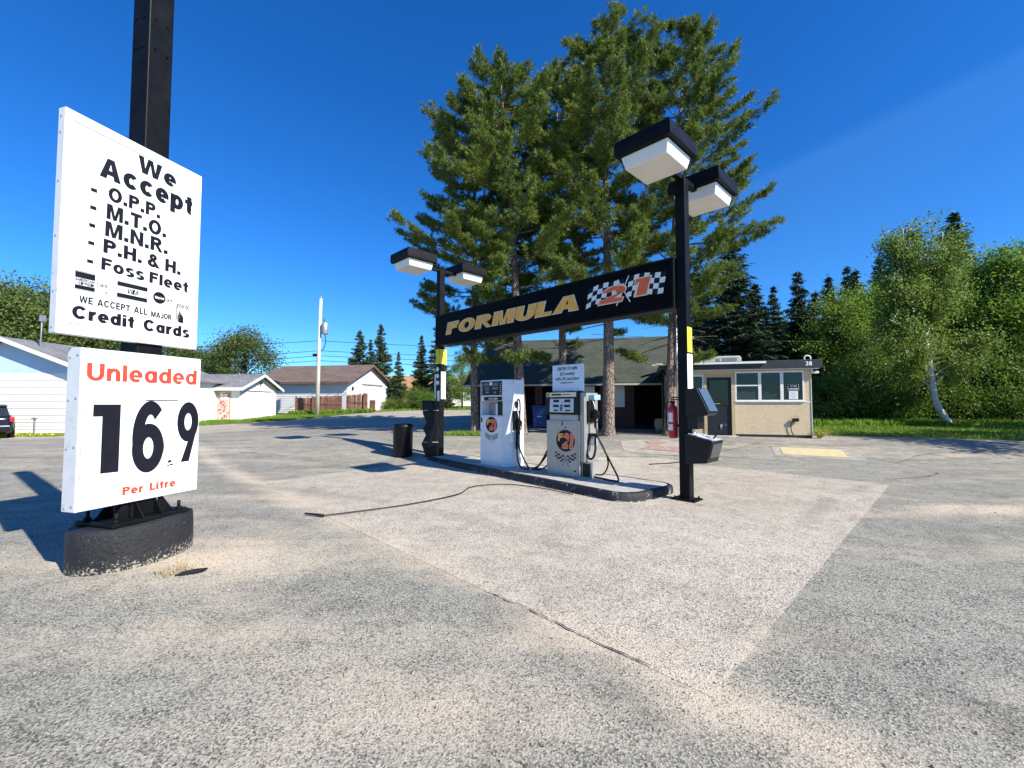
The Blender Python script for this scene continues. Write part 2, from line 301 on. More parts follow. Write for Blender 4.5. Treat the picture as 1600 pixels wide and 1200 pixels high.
# ------------------------------------------------------------------ mesh building
class MB:
    def __init__(self): self.bm = bmesh.new()
    def _fin(self, verts, M, mi, faces=None):
        if M is not None: bmesh.ops.transform(self.bm, matrix=M, verts=verts)
        fs = faces if faces is not None else {f for v in verts for f in v.link_faces}
        for f in fs: f.material_index = mi
    def box(self, x0, x1, y0, y1, z0, z1, bev=0, M=None, mi=0):
        r = bmesh.ops.create_cube(self.bm, size=1)['verts']
        bmesh.ops.transform(self.bm, verts=r, matrix=Matrix.Translation(((x0+x1)/2, (y0+y1)/2, (z0+z1)/2)) @ Matrix.Diagonal((x1-x0, y1-y0, z1-z0, 1)))
        if bev:
            es = list({e for v in r for e in v.link_edges})
            g = bmesh.ops.bevel(self.bm, geom=es, offset=bev, segments=2, affect='EDGES', profile=.5)
            r = list({v for f in g['faces'] for v in f.verts} | {v for v in r if v.is_valid})
            # include every vertex of the bevelled island
            seen = set(r); st = list(r)
            while st:
                v = st.pop()
                for e in v.link_edges:
                    w = e.other_vert(v)
                    if w not in seen: seen.add(w); st.append(w)
            r = list(seen)
        self._fin(r, M, mi); return self
    def prism(self, pts, axis, a, b, M=None, mi=0):
        # polygon in the other two axes, extruded from a to b along axis
        def P(u, v, w):
            return {'x': (w, u, v), 'y': (u, w, v), 'z': (u, v, w)}[axis]
        A = [self.bm.verts.new(P(u, v, a)) for u, v in pts]; B = [self.bm.verts.new(P(u, v, b)) for u, v in pts]
        n = len(pts); fs = [self.bm.faces.new(A), self.bm.faces.new(B[::-1])]
        for i in range(n): fs.append(self.bm.faces.new((A[i], B[i], B[(i+1) % n], A[(i+1) % n])))
        bmesh.ops.recalc_face_normals(self.bm, faces=fs)
        self._fin(A+B, M, mi, fs); return self
    def tube(self, pts, r, n=8, M=None, mi=0, cap=True):
        pts = [Vector(p) for p in pts]
        if not hasattr(r, '__len__'): r = [r]*len(pts)
        rings = []; up = None
        for i, p in enumerate(pts):
            d = (pts[min(i+1, len(pts)-1)]-pts[max(i-1, 0)]).normalized()
            if up is None:
                up = d.orthogonal().normalized()
            up = (up-d*up.dot(d)); up = up.normalized() if up.length > 1e-6 else d.orthogonal().normalized()
            s = d.cross(up)
            rings.append([self.bm.verts.new(p+(up*math.cos(2*math.pi*k/n)+s*math.sin(2*math.pi*k/n))*r[i]) for k in range(n)])
        fs = []
        for a, b in zip(rings, rings[1:]):
            for k in range(n): fs.append(self.bm.faces.new((a[k], a[(k+1) % n], b[(k+1) % n], b[k])))
        for f in fs: f.smooth = True
        if cap:
            fs.append(self.bm.faces.new(rings[0][::-1])); fs.append(self.bm.faces.new(rings[-1]))
        self._fin([v for rg in rings for v in rg], M, mi, fs); return self
    def cyl(self, x, y, z0, z1, r, n=16, r2=None, M=None, mi=0):
        return self.tube([(x, y, z0), (x, y, z1)], [r, r if r2 is None else r2], n, M, mi)
    def lathe(self, prof, n=20, M=None, mi=0, sx=1, sy=1):
        rings = [[self.bm.verts.new((math.cos(2*math.pi*k/n)*r*sx, math.sin(2*math.pi*k/n)*r*sy, z)) for k in range(n)] for r, z in prof]
        fs = []
        for a, b in zip(rings, rings[1:]):
            for k in range(n): fs.append(self.bm.faces.new((a[k], a[(k+1) % n], b[(k+1) % n], b[k])))
        for f in fs: f.smooth = True
        fs.append(self.bm.faces.new(rings[0][::-1])); fs.append(self.bm.faces.new(rings[-1]))
        self._fin([v for rg in rings for v in rg], M, mi, fs); return self
    def quad(self, pts, mi=0, M=None):
        vs_ = [self.bm.verts.new(p) for p in pts]; f = self.bm.faces.new(vs_); self._fin(vs_, M, mi, [f]); return self
    def mesh(self, me, M, mi=0):
        n0 = len(self.bm.verts); f0 = len(self.bm.faces)
        self.bm.from_mesh(me); self.bm.verts.ensure_lookup_table(); self.bm.faces.ensure_lookup_table()
        bmesh.ops.transform(self.bm, matrix=M, verts=self.bm.verts[n0:])
        for f in self.bm.faces[f0:]: f.material_index = mi
        return self
    def build(self, name, mats, parent=None, uv=None, bevel=0):
        me = bpy.data.meshes.new(name)
        if bevel:
            es = [e for e in self.bm.edges if e.is_manifold and e.calc_face_angle(0) > .6]
            bmesh.ops.bevel(self.bm, geom=es, offset=bevel, segments=2, affect='EDGES', profile=.5)
        self.bm.normal_update()
        if uv:
            L = self.bm.loops.layers.uv.new('UVMap')
            for f in self.bm.faces:
                for l in f.loops: l[L].uv = uv(l.vert.co)
        self.bm.to_mesh(me); self.bm.free()
        for m in (mats if isinstance(mats, (list, tuple)) else [mats]): me.materials.append(m)
        o = bpy.data.objects.new(name, me); COL.objects.link(o)
        if parent is not None: o.parent = parent
        return o
def tag(o, label, cat, group=None):
    o['label'] = label; o['category'] = cat
    if group: o['group'] = group
    return o
def thing(name, label, cat, loc=(0, 0, 0), rz=0, group=None):
    o = bpy.data.objects.new(name, None); COL.objects.link(o); o.empty_display_size = .2
    o.location = loc; o.rotation_euler = (0, 0, rz); return tag(o, label, cat, group)
def struct(o, kind='structure'): o['kind'] = kind; return o
def copy_tree(o, parent=None):
    c = o.copy(); COL.objects.link(c); c.parent = parent
    for ch in list(o.children): copy_tree(ch, c)
    return c
def catmull(pts, n=8):
    P = [Vector(p) for p in pts]; P = [P[0]*2-P[1]]+P+[P[-1]*2-P[-2]]; out = []
    for i in range(1, len(P)-2):
        a, b, c, d = P[i-1:i+3]
        for k in range(n):
            t = k/n; out.append(.5*((2*b)+(c-a)*t+(2*a-5*b+4*c-d)*t*t+(3*b-a-3*c+d)*t**3))
    out.append(P[-2]); return out

# ------------------------------------------------------------------ lettering
_gl = {}
def arc(cx, cy, rx, ry, a0, a1, tx, ty, n=22):
    o = [(cx+rx*math.cos(R(a0+(a1-a0)*k/n)), cy+ry*math.sin(R(a0+(a1-a0)*k/n))) for k in range(n+1)]
    q = [(cx+(rx-tx)*math.cos(R(a0+(a1-a0)*k/n)), cy+(ry-ty)*math.sin(R(a0+(a1-a0)*k/n))) for k in range(n+1)]
    return [[o[k], o[k+1], q[k+1], q[k]] for k in range(n)]
def bar(x0, x1, y0, y1): return [[(x0, y0), (x1, y0), (x1, y1), (x0, y1)]]
def letter(ch, t):
    """bold grotesque letters drawn as strokes on a capital height of 1: (width, polygons)"""
    u = t*.80; X = .75; P = []
    if ch == 'O': return .95, arc(.475, .5, .475, .52, 0, 360, t, u, 32)
    if ch == 'C': return .92, arc(.475, .5, .475, .52, 38, 322, t, u, 32)
    if ch in 'PR':
        P = bar(0, t, 0, 1)+bar(t, .45, 1-u, 1)+bar(t, .45, .42, .42+u)+arc(.45, .71, .33, .29, -90, 90, t, u)
        if ch == 'R': P += [[(.34, .42), (.56, .46), (.88, 0), (.63, 0)]]; return .86, P
        return .78, P
    if ch == 'F': return .70, bar(0, t, 0, 1)+bar(t, .70, 1-u, 1)+bar(t, .64, .44, .44+u)
    if ch == 'E': return .72, bar(0, t, 0, 1)+bar(t, .71, 1-u, 1)+bar(t, .67, .5-u/2, .5+u/2)+bar(t, .72, 0, u)
    if ch == 'L': return .66, bar(0, t, 0, 1)+bar(t, .66, 0, u)
    if ch == 'T': return .78, bar(0, .78, 1-u, 1)+bar(.39-t/2, .39+t/2, 0, 1-u)
    if ch == 'H': return .84, bar(0, t, 0, 1)+bar(.84-t, .84, 0, 1)+bar(t, .84-t, .5-u/2, .5+u/2)
    if ch == 'U': return .84, bar(0, t, .38, 1)+bar(.84-t, .84, .38, 1)+arc(.42, .38, .42, .40, 180, 360, t, u)
    if ch == 'J': return .62, bar(.62-t, .62, .3, 1)+arc(.31, .3, .31, .32, 180, 360, t, u)
    if ch == 'I': return t, bar(0, t, 0, 1)
    if ch == 'V': return .90, [[(0, 1), (t*1.1, 1), (.45, .28), (.45, 0), (.45-t*.5, 0)], [(.90, 1), (.90-t*1.1, 1), (.45, .28), (.45, 0), (.45+t*.5, 0)]]
    if ch == 'A': return .98, [[(0, 0), (t*1.08, 0), (.49, .78), (.49, 1), (.49-t*.55, 1)], [(.98, 0), (.98-t*1.08, 0), (.49, .78), (.49, 1), (.49+t*.55, 1)], [(.22, .21), (.76, .21), (.70, .21+u*.95), (.28, .21+u*.95)]]
    if ch == 'M': return 1.05, bar(0, t*.92, 0, 1)+bar(1.05-t*.92, 1.05, 0, 1)+[[(t*.92, 1), (t*.92, .64), (.525-t*.42, 0), (.525, 0), (.525, .28), (t*1.25, 1)], [(1.05-t*.92, 1), (1.05-t*.92, .64), (.525+t*.42, 0), (.525, 0), (.525, .28), (1.05-t*1.25, 1)]]
    if ch == 'N': return .86, bar(0, t*.95, 0, 1)+bar(.86-t*.95, .86, 0, 1)+[[(t*.95, 1), (t*.95, .62), (.86-t*.95, 0), (.86-t*.95, .38)]]
    if ch == 'W': return 1.34, [[(0, 1), (t, 1), (.38, .30), (.38, 0), (.38-t*.52, 0)], [(.38, 0), (.38, .30), (.67-t*.45, 1), (.67, 1), (.67, .70), (.38+t*.52, 0)], [(.96, 0), (.96, .30), (.67+t*.45, 1), (.67, 1), (.67, .70), (.96-t*.52, 0)], [(1.34, 1), (1.34-t, 1), (.96, .30), (.96, 0), (.96+t*.52, 0)]]
    if ch == 'o': return .76, arc(.38, X/2, .38, X/2+.02, 0, 360, t, u, 30)
    if ch == 'c': return .72, arc(.38, X/2, .38, X/2+.02, 42, 318, t, u, 28)
    if ch == 'e': return .74, arc(.37, X/2, .37, X/2+.02, 0, 312, t, u, 30)+bar(t*.8, .74, X/2-u*.42, X/2+u*.32)
    if ch == 'a': return .74, arc(.36, X/2, .36, X/2+.02, 0, 360, t, u, 30)+bar(.74-t*.96, .74, 0, X)
    if ch == 'd': return .76, arc(.37, X/2, .37, X/2+.02, 0, 360, t, u, 30)+bar(.76-t*.96, .76, 0, 1)
    if ch == 'p': return .76, arc(.39, X/2, .37, X/2+.02, 0, 360, t, u, 30)+bar(0, t*.96, -.28, X)
    if ch == 'b': return .76, arc(.39, X/2, .37, X/2+.02, 0, 360, t, u, 30)+bar(0, t*.96, 0, 1)
    if ch == 'n': return .70, bar(0, t, 0, X)+bar(.70-t, .70, 0, X-.32)+arc(.37, X-.34, .33, .36, 0, 165, t, u)
    if ch == 'h': return .70, bar(0, t, 0, 1)+bar(.70-t, .70, 0, X-.32)+arc(.37, X-.34, .33, .36, 0, 165, t, u)
    if ch == 'r': return .50, bar(0, t, 0, X)+arc(.42, X-.36, .38, .38, 75, 165, t, u)
    if ch == 'l': return t, bar(0, t, 0, 1)
    if ch == 'i': return t, bar(0, t, 0, X)+bar(0, t, .84, 1)
    if ch == 't': return .50, bar(.12, .12+t, .18, .96)+bar(0, .46, X-u*.9, X)+arc(.36, .20, .24, .22, 180, 285, t, u)
    if ch == 's': return .66, arc(.33, X*.73, .32, .225, 25, 262, t*.95, u*.9)+arc(.33, X*.27, .33, .225, -155, 90, t*.95, u*.9)
    if ch == 'u': return .70, bar(0, t, .3, X)+bar(.70-t, .70, 0, X)+arc(.35, .33, .35, .35, 180, 360, t, u)
    if ch == 'k': return .72, bar(0, t, 0, 1)+[[(t, .25), (.48, X), (.72, X), (t, .02+.18)], [(.28, .42), (.45, .52), (.74, 0), (.48, 0)]]
    if ch == 'w': return 1.1, [[(0, X), (t, X), (.32, .22), (.32, 0), (.32-t*.5, 0)], [(.32, 0), (.32, .22), (.55, X), (.55, .5), (.32+t*.5, 0)], [(.78, 0), (.78, .22), (.55, X), (.55, .5), (.78-t*.5, 0)], [(1.1, X), (1.1-t, X), (.78, .22), (.78, 0), (.78+t*.5, 0)]]
    if ch == 'y': return .76, [[(0, X), (t*1.05, X), (.43, .12), (.36, -.1), (.30, .03)], [(.76, X), (.76-t*1.05, X), (.20, -.28), (.20+t*.9, -.28)]]
    if ch == '6': return .74, arc(.37, .335, .37, .355, 0, 360, t, u, 30)+arc(.40, .5, .40, .52, 48, 190, t, u)
    if ch == '9': return .74, arc(.37, .68, .37, .34, 0, 360, t, u, 30)+[[(.74, .66), (.74-t*.9, .56), (.16, 0), (.16+t*1.15, 0)]]
    if ch == '1': return .50, [[(0, 1), (.50, 1), (.50, 0), (.50-t*1.15, 0), (.50-t*1.15, .82), (0, .70)]]
    if ch == '2': return .76, arc(.38, .66, .38, .36, -25, 172, t, u)+[[(.72, .54), (.73-t*.9, .48), (0, u*.9), (0, .0), (t*1.2, u*.6)]]+bar(0, .76, 0, u)
    if ch == '3': return .74, arc(.36, .73, .34, .28, -90, 165, t, u)+arc(.36, .28, .37, .30, -165, 90, t, u)
    if ch == '8': return .76, arc(.38, .745, .34, .275, 0, 360, t, u)+arc(.38, .28, .38, .30, 0, 360, t, u)
    if ch == '5': return .74, bar(.10, .70, 1-u, 1)+bar(.08, .08+t*.9, .5, 1-u)+arc(.36, .33, .38, .35, -160, 125, t, u)
    if ch == '$': return .70, arc(.35, .72, .34, .28, 25, 262, t, u)+arc(.35, .28, .35, .28, -155, 90, t, u)+bar(.35-t*.25, .35+t*.25, -.10, 1.10)
    if ch == '.': return t*1.05, bar(0, t*1.05, 0, t*1.0)
    if ch == '-': return .42, bar(0, .42, .34, .34+u*1.05)
    if ch == '&': return .92, arc(.40, .76, .27, .25, 0, 360, t*.85, u*.85)+arc(.36, .28, .36, .30, 95, 350, t, u)+[[(.22, .68), (.44, .66), (.92, 0), (.64, 0)]]
    return .5, bar(0, .5, 0, 1)
def text(mb, s, x0, x1, z0, z1, y=0, depth=.004, t=.20, shear=0, mi=0, spacing=1, slope=0):
    """s between x0..x1, baseline z0, capital height up to z1, on the plane y facing -y; slope tilts the baseline"""
    cur = 0; lay = []
    for ch in s:
        if ch == ' ': cur += .30; continue
        w, P = letter(ch, t); lay.append((P, cur)); cur += w+.12*spacing
    cur -= .12*spacing; sx = (x1-x0-shear*(z1-z0))/cur; sz = z1-z0; k = 0
    for P, u in lay:
        for poly in P:
            k += 1; yy = y-depth-(k % 9)*2e-5
            q = [(x0+(p+u)*sx+shear*v*sz, z0+v*sz+slope*(p+u)*sx) for p, v in poly]
            a = sum(q[i-1][0]*q[i][1]-q[i][0]*q[i-1][1] for i in range(len(q)))
            if a < 0: q = q[::-1]
            mb.prism(q, 'y', yy, y, None, mi)
    return mb

# ------------------------------------------------------------------ terrain
def ss(t): t = max(0, min(1, t)); return t*t*(3-2*t)
def h(x, y):
    side = .3+.7*ss((x+18)/10)
    return .38*ss((y-10.5)/5.2)*side + .57*ss((y-18)/22) + .8*ss((y-45)/60)
def sheet(name, poly, off, mat, step=1.0, kind='structure'):
    bm = bmesh.new(); vs_ = [bm.verts.new((x, y, 0)) for x, y in poly]; bm.faces.new(vs_)
    xs = [p[0] for p in poly]; ys = [p[1] for p in poly]
    for ax, lo, hi in ((0, min(xs), max(xs)), (1, min(ys), max(ys))):
        k = math.floor(lo/step)*step
        while k < hi:
            if k > lo:
                no = (1, 0, 0) if ax == 0 else (0, 1, 0)
                bmesh.ops.bisect_plane(bm, geom=bm.verts[:]+bm.edges[:]+bm.faces[:], plane_co=(k if ax == 0 else 0, k if ax else 0, 0), plane_no=no)
            k += step
    bmesh.ops.triangulate(bm, faces=bm.faces[:])
    for v in bm.verts: v.co.z = h(v.co.x, v.co.y)+off
    bm.normal_update()
    for f in bm.faces:
        if f.normal.z < 0: f.normal_flip()
        f.smooth = True
    me = bpy.data.meshes.new(name); bm.to_mesh(me); bm.free(); me.materials.append(mat)
    o = bpy.data.objects.new(name, me); COL.objects.link(o)
    if kind: o['kind'] = kind
    return o
def ground_sheet():
    def axis(lo, hi):
        a = [0.]; s = 1.
        while a[-1] < hi:
            a.append(a[-1]+s)
            if a[-1] > 48: s *= 1.3
        b = [0.]; s = 1.
        while b[-1] > lo:
            b.append(b[-1]-s)
            if b[-1] < -36: s *= 1.3
        return sorted(set(b[1:]+a))
    xs = axis(-900, 900); ys = axis(-300, 1200)
    bm = bmesh.new(); g = [[bm.verts.new((x, y, h(x, y)-.012)) for x in xs] for y in ys]
    for j in range(len(ys)-1):
        for i in range(len(xs)-1): bm.faces.new((g[j][i], g[j][i+1], g[j+1][i+1], g[j+1][i])).smooth = True
    me = bpy.data.meshes.new('ground'); bm.to_mesh(me); bm.free(); me.materials.append(TURF)
    o = bpy.data.objects.new('ground', me); COL.objects.link(o); return struct(o)
ground_sheet()
LOT = [(-34, -10), (40, -10), (40, 8), (24, 12.5), (15, 15.2), (11.6, 16.6), (10.4, 20), (10, 26), (-1.5, 26), (-1.3, 19), (-6, 22.5), (-9, 29), (-12.5, 27.5), (-19.5, 21), (-22, 19), (-34, 17.2)]
sheet('parking_lot', LOT, 0, ASPHALT)
sheet('road', [(-1.4, 19.5), (-1.5, 27.5), (-3.5, 34), (4, 38), (30, 44), (60, 47), (60, 52), (2, 44), (-7.5, 40), (-12, 36.5), (-14, 30), (-19.6, 24.3), (-34, 19.2), (-34, 16.4), (-20, 17.8), (-9, 22), (-6.5, 19.5)], .005, ROADM)
pad = sheet('concrete_pad', [PAD[1], PAD[2], (4.2, 12.1), (-2.0, 12.6)  , PAD[0]], .0025, PADMAT)
# cracks and joints of the pavement, thin dark ragged strips
def crack(pts, w, seed, parent=None, off=.012):
    rnd = random.Random(seed); P = catmull([(x, y, 0) for x, y in pts], 10); mb = MB(); prev = None
    for i, p in enumerate(P):
        d = (P[min(i+1, len(P)-1)]-P[max(i-1, 0)]).normalized(); n = Vector((-d.y, d.x, 0))
        p = p+n*rnd.uniform(-1, 1)*w*1.1; ww = w*rnd.uniform(.25, 1)
        a = p+n*ww/2; b = p-n*ww/2
        q = [(a.x, a.y, h(a.x, a.y)+off), (b.x, b.y, h(b.x, b.y)+off)]
        if prev: mb.quad([prev[0], prev[1], q[1], q[0]])
        prev = q
    return mb
CRACKM = plain('crack_dirt', (.055, .05, .045), .95, var=.3)
mb = crack([(-.15, 3.72), (.22, 3.34), (.5, 3.04), (.84, 2.70)], .013, 3)
o = mb.build('joint_crack', CRACKM); struct(o)
for i, pts in enumerate([[(5.6, 12.6), (7.2, 13.6), (8.2, 14.4)], [(6.5, 14.2), (7.4, 13.5), (9.2, 13.9), (10.8, 13.6)], [(3.6, 12.2), (5.2, 12.4), (7.4, 11.6)], [(10, 11.4), (12, 12.6), (15, 13.1)], [(12, 12.6), (12.6, 11.4), (14.5, 10.4)], [(8.0, 9.2), (9.6, 9.9), (10, 11.4), (9.4, 12.4)], [(-6.5, 12.4), (-8.6, 12.9), (-12, 12.2), (-16, 12.6)]]):
    struct(crack(pts, .03, 20+i).build('pavement_crack', CRACKM))

# loose grit lying on the drifts of sand
GRIT = plain('loose_grit', (.30, .27, .23), .9, var=.6, scale=30)
rng = np.random.default_rng(77); pts = []
for cx, cy, sx, sy, n in ((-3.0, 4.3, 1.0, .5, 700), (6.8, 6.7, 1.3, .35, 700), (0, 2.2, 2.6, .6, 900), (-1.2, 3.6, 1.8, .8, 600), (2.4, 3.4, 1.6, .7, 500)):
    pts.append(np.column_stack([rng.normal(cx, sx, n), rng.normal(cy, sy, n)]))
pts = np.concatenate(pts); n = len(pts); sz = rng.uniform(.003, .009, (n, 1))
tv = np.array([[1, 0, -.3], [-.5, .85, -.3], [-.5, -.85, -.3], [0, 0, .8]])[None]*sz[:, None]*rng.uniform(.6, 1.4, (n, 1, 3))
an = rng.uniform(0, 6.28, n); ca_, sa_ = np.cos(an)[:, None], np.sin(an)[:, None]
tx = tv[..., 0]*ca_-tv[..., 1]*sa_; ty = tv[..., 0]*sa_+tv[..., 1]*ca_
co = np.stack([tx+pts[:, :1], ty+pts[:, 1:], tv[..., 2]+sz*.4+.004], -1).reshape(-1, 3)
me = bpy.data.meshes.new('loose_gravel'); f_ = np.array([[0, 1, 3], [1, 2, 3], [2, 0, 3]])
me.from_pydata(co.tolist(), [], (f_[None]+4*np.arange(n)[:, None, None]).reshape(-1, 3).tolist()); me.materials.append(GRIT)
o = bpy.data.objects.new('loose_gravel', me); COL.objects.link(o); struct(o, 'stuff')

# ------------------------------------------------------------------ pylon price sign
SD = math.atan2(.96, .28)
py = thing('price_sign', 'tall black post sign with white fuel price panel on round black footing', 'price sign', (-3.95, 4.62, 0), SD)
# local x runs along the panels (away from the camera), local -y faces the pumps
mb = MB(); prof = []
n = 40
for rr, z in ((1.0, -.02), (1.0, .02), (.995, .25), (.99, .37), (.965, .397), (.80, .402)): prof.append((rr, z))
mb.lathe(prof, n, sx=.545, sy=.40)
rnd = random.Random(5)
for v in mb.bm.verts:
    k = 1+rnd.uniform(-.012, .012); v.co.x *= k; v.co.y *= k; v.co.z += rnd.uniform(-.006, .006)
mb.build('footing', FOOTBLACK, py)
mb = MB().box(-.37, .37, -.27, .27, .405, .435, .004)
for sx in (-1, 1):
    for sy in (-1, 1):
        mb.cyl(sx*.30, sy*.20, .435, .53, .016, 8); mb.cyl(sx*.30, sy*.20, .437, .465, .032, 6)
        mb.box(sx*.30-.055, sx*.30+.055, sy*.20-.055, sy*.20+.055, .4365, .4435)
for sx in (-1, 1):
    mb.prism([(sx*.142, .436), (sx*.30, .436), (sx*.27, .47), (sx*.142, .66)], 'y', -.12, -.105); mb.prism([(sx*.142, .436), (sx*.30, .436), (sx*.27, .47), (sx*.142, .66)], 'y', .105, .12)
    mb.prism([(sx*.142, .436), (sx*.27, .436), (sx*.25, .46), (sx*.142, .60)], 'x', -.10, -.085); mb.prism([(sx*.142, .436), (sx*.27, .436), (sx*.25, .46), (sx*.142, .60)], 'x', .085, .10)
mb.build('base_plate', BLACK, py)
mb = MB().box(-.125, .125, -.125, .125, .436, 7.4, .012)
for z in (5.42, 5.75, 6.1):
    for x in (-.06, .06): mb.tube([(x, -.124, z), (x, -.137, z)], .014, 8)
    for y in (-.06, .06): mb.tube([(-.124, y, z), (-.137, y, z)], .014, 8)
mb.build('post', BLACK, py)
up = MB().box(-.80, .478, -.158, -.065, 2.222, 4.275, .006).build('upper_panel', WHITE_MET, py)
f = MB().box(-.775, .455, -.1645, -.1585, 2.30, 4.225).build('face', WHITE, up)
mb = MB()
for x in (-.798, ):
    for z in (2.28, 2.6, 3.1, 3.6, 4.05, 4.2):
        mb.tube([(-.80, -.11, z), (-.806, -.11, z)], .008, 6)
mb.box(-.745, .06, -.1685, -.1655, 4.175, 4.182); mb.box(.062, .19, -.1685, -.1655, 4.150, 4.157)
mb.box(.0610, .065, -.1685, -.1655, 4.155, 4.262); mb.box(.36, .43, -.1685, -.1655, 4.168, 4.173)
mb.box(-.752, -.747, -.1685, -.1655, 2.34, 4.15); mb.box(-.74, -.60, -.1685, -.1655, 2.318, 2.324)
mb.build('seam', PRINT_GREY, up)
T = -.1655
L = MB()
for s, x0, x1, zb, zt, sl in (('We', -.205, .175, 3.992, 4.162, -.01), ('Accept', -.530, .372, 3.775, 3.975, -.012),
        ('-', -.592, -.545, 3.548, 3.69, 0), ('O.P.P.', -.452, .022, 3.572, 3.708, .02), ('-', -.592, -.545, 3.378, 3.52, 0), ('M.T.O.', -.460, .090, 3.388, 3.535, .02),
        ('-', -.594, -.547, 3.208, 3.35, 0), ('M.N.R.', -.466, .112, 3.216, 3.363, .01), ('-', -.596, -.549, 3.04, 3.18, 0), ('P.H. & H.', -.475, .258, 3.050, 3.184, -.02),
        ('-', -.598, -.552, 2.868, 3.0, 0), ('Foss Fleet', -.486, .352, 2.882, 2.998, -.03),
        ('Credit  Cards', -.692, .380, 2.376, 2.492, -.03)):
    text(L, s, x0, x1, zb, zt, T, .003, .285 if s in ('We', 'Accept', 'Credit  Cards') else .265, 0, 0, 1, sl)
    if s != '-': L.build('lettering', BLACK_LETTER, up); L = MB()
text(L, 'WE  ACCEPT  ALL', -.645, -.070, 2.527, 2.590, T, .003, .22, 0, 0, 1.2, -.012); text(L, 'MAJOR', -.03, .178, 2.512, 2.57, T, .003, .22)
L.build('lettering', BLACK_LETTER, up)
# card marks
L = MB()
L.box(-.682, -.53, T-.003, T-.0005, 2.755, 2.808); L.box(-.682, -.53, T-.003, T-.0005, 2.650, 2.685)
text(L, 'AMERICAN', -.68, -.535, 2.724, 2.748, T, .003, .13); text(L, 'EXPRESS', -.655, -.54, 2.692, 2.717, T, .003, .13); text(L, 'Card', -.515, -.435, 2.712, 2.745, T, .003, .13)
L.box(-.347, -.075, T-.003, T-.0005, 2.764, 2.804); L.box(-.347, -.075, T-.003, T-.0005, 2.650, 2.690)
text(L, 'VISA', -.268, -.145, 2.703, 2.752, T, .003, .17, .25)
L.tube([(.045, T-.0008, 2.728), (.045, T-.003, 2.728)], .062, 24)
text(L, 'Card', .092, .172, 2.705, 2.738, T, .003, .13)
text(L, 'Interac', .232, .370, 2.665, 2.715, T, .003, .13)
for k, (x, z) in enumerate(((.243, 2.56), (.255, 2.60), (.267, 2.585), (.280, 2.555), (.292, 2.545))): L.box(x, x+.0085, T-.003, T-.0005, 2.515, z+.03)
for k in range(7): L.box(.224, .236, T-.003, T-.0005, 2.535+k*.02, 2.545+k*.02)
L.prism([(.25, 2.505), (.305, 2.50), (.305, 2.56), (.28, 2.60), (.268, 2.56)], 'y', T-.0036, T-.0007)
L.build('card_marks', BLACK_LETTER, up)
L = MB(); text(L, 'Master', .0, .094, 2.712, 2.74, T-.004, .002, .2)
L.build('disc_lettering', WHITE, up)
L = MB()
def frame(mb, x0, x1, z0, z1, y, w=.004):
    mb.box(x0, x1, y-.002, y, z0, z0+w); mb.box(x0, x1, y-.002, y, z1-w, z1); mb.box(x0, x0+w, y-.002, y, z0+w, z1-w); mb.box(x1-w, x1, y-.002, y, z0+w, z1-w)
frame(L, -.692, -.405, 2.640, 2.818, T); frame(L, -.357, -.066, 2.640, 2.815, T, .003); frame(L, -.030, .180, 2.628, 2.812, T, .003); frame(L, .205, .380, 2.485, 2.775, T)
for k in range(5): L.box(-.46+k*.008, -.425, T-.002, T-.0005, 2.655+k*.008, 2.659+k*.008)
L.build('card_outline', PRINT_GREY, up)
lo = MB().box(-.608, .532, -.158, .025, .602, 2.115, .006).build('price_panel', WHITE_MET, py)
MB().box(-.600, .527, -.1635, -.1585, 1.632, 2.108).build('face', WHITE, lo); MB().box(-.600, .527, -.1635, -.1585, .872, 1.627).build('price_face', WHITE, lo); MB().box(-.600, .527, -.1635, -.1585, .609, .867).build('face', WHITE, lo)
mb = MB()
for z in (.66, 1.2, 1.65, 2.05): 
    mb.tube([(-.608, -.12, z), (-.614, -.12, z)], .011, 6); mb.tube([(-.608, -.02, z-.02), (-.614, -.02, z-.02)], .009, 6)
for x, z in ((-.02, .622), (.0, 2.095), (.515, .64), (.51, 1.25)): mb.tube([(x, -.1635, z), (x, -.168, z)], .009, 6)
mb.build('screw', PRINT_GREY, lo)
mb = MB().box(-.05, .28, -.166, -.1637, 1.625, 1.634); mb.box(.145, .148, -.1655, -.1637, .90, 1.60); mb.box(-.585, -.582, -.1655, -.1637, .90, 1.60)
for (x, z, w_) in ((.19, .955, .03), (.215, .925, .025), (.185, .915, .02), (.20, .97, .02)): mb.box(x, x+w_*1.3, -.1665, -.1637, z, z+w_*.6)
mb.build('chipped_mark', BLACK_LETTER, lo)
L = MB(); T = -.164
L.prism([(-.50, 1.588), (-.275, 1.588), (-.275, .928), (-.425, .932), (-.425, 1.475), (-.50, 1.475)], 'y', T-.003, T)
text(L, '6', -.163, .143, .895, 1.61, T, .003, .25); text(L, '9', .280, .520, .945, 1.60, T, .003, .24)
L.build('price_digits', BLACK_LETTER, lo)
L = MB(); text(L, 'Unleaded', -.562, .482, 1.815, 1.978, T, .003, .235); text(L, 'Per  Litre', -.232, .281, .688, .768, T, .003, .27)
L.build('lettering', RED_LETTER, lo)

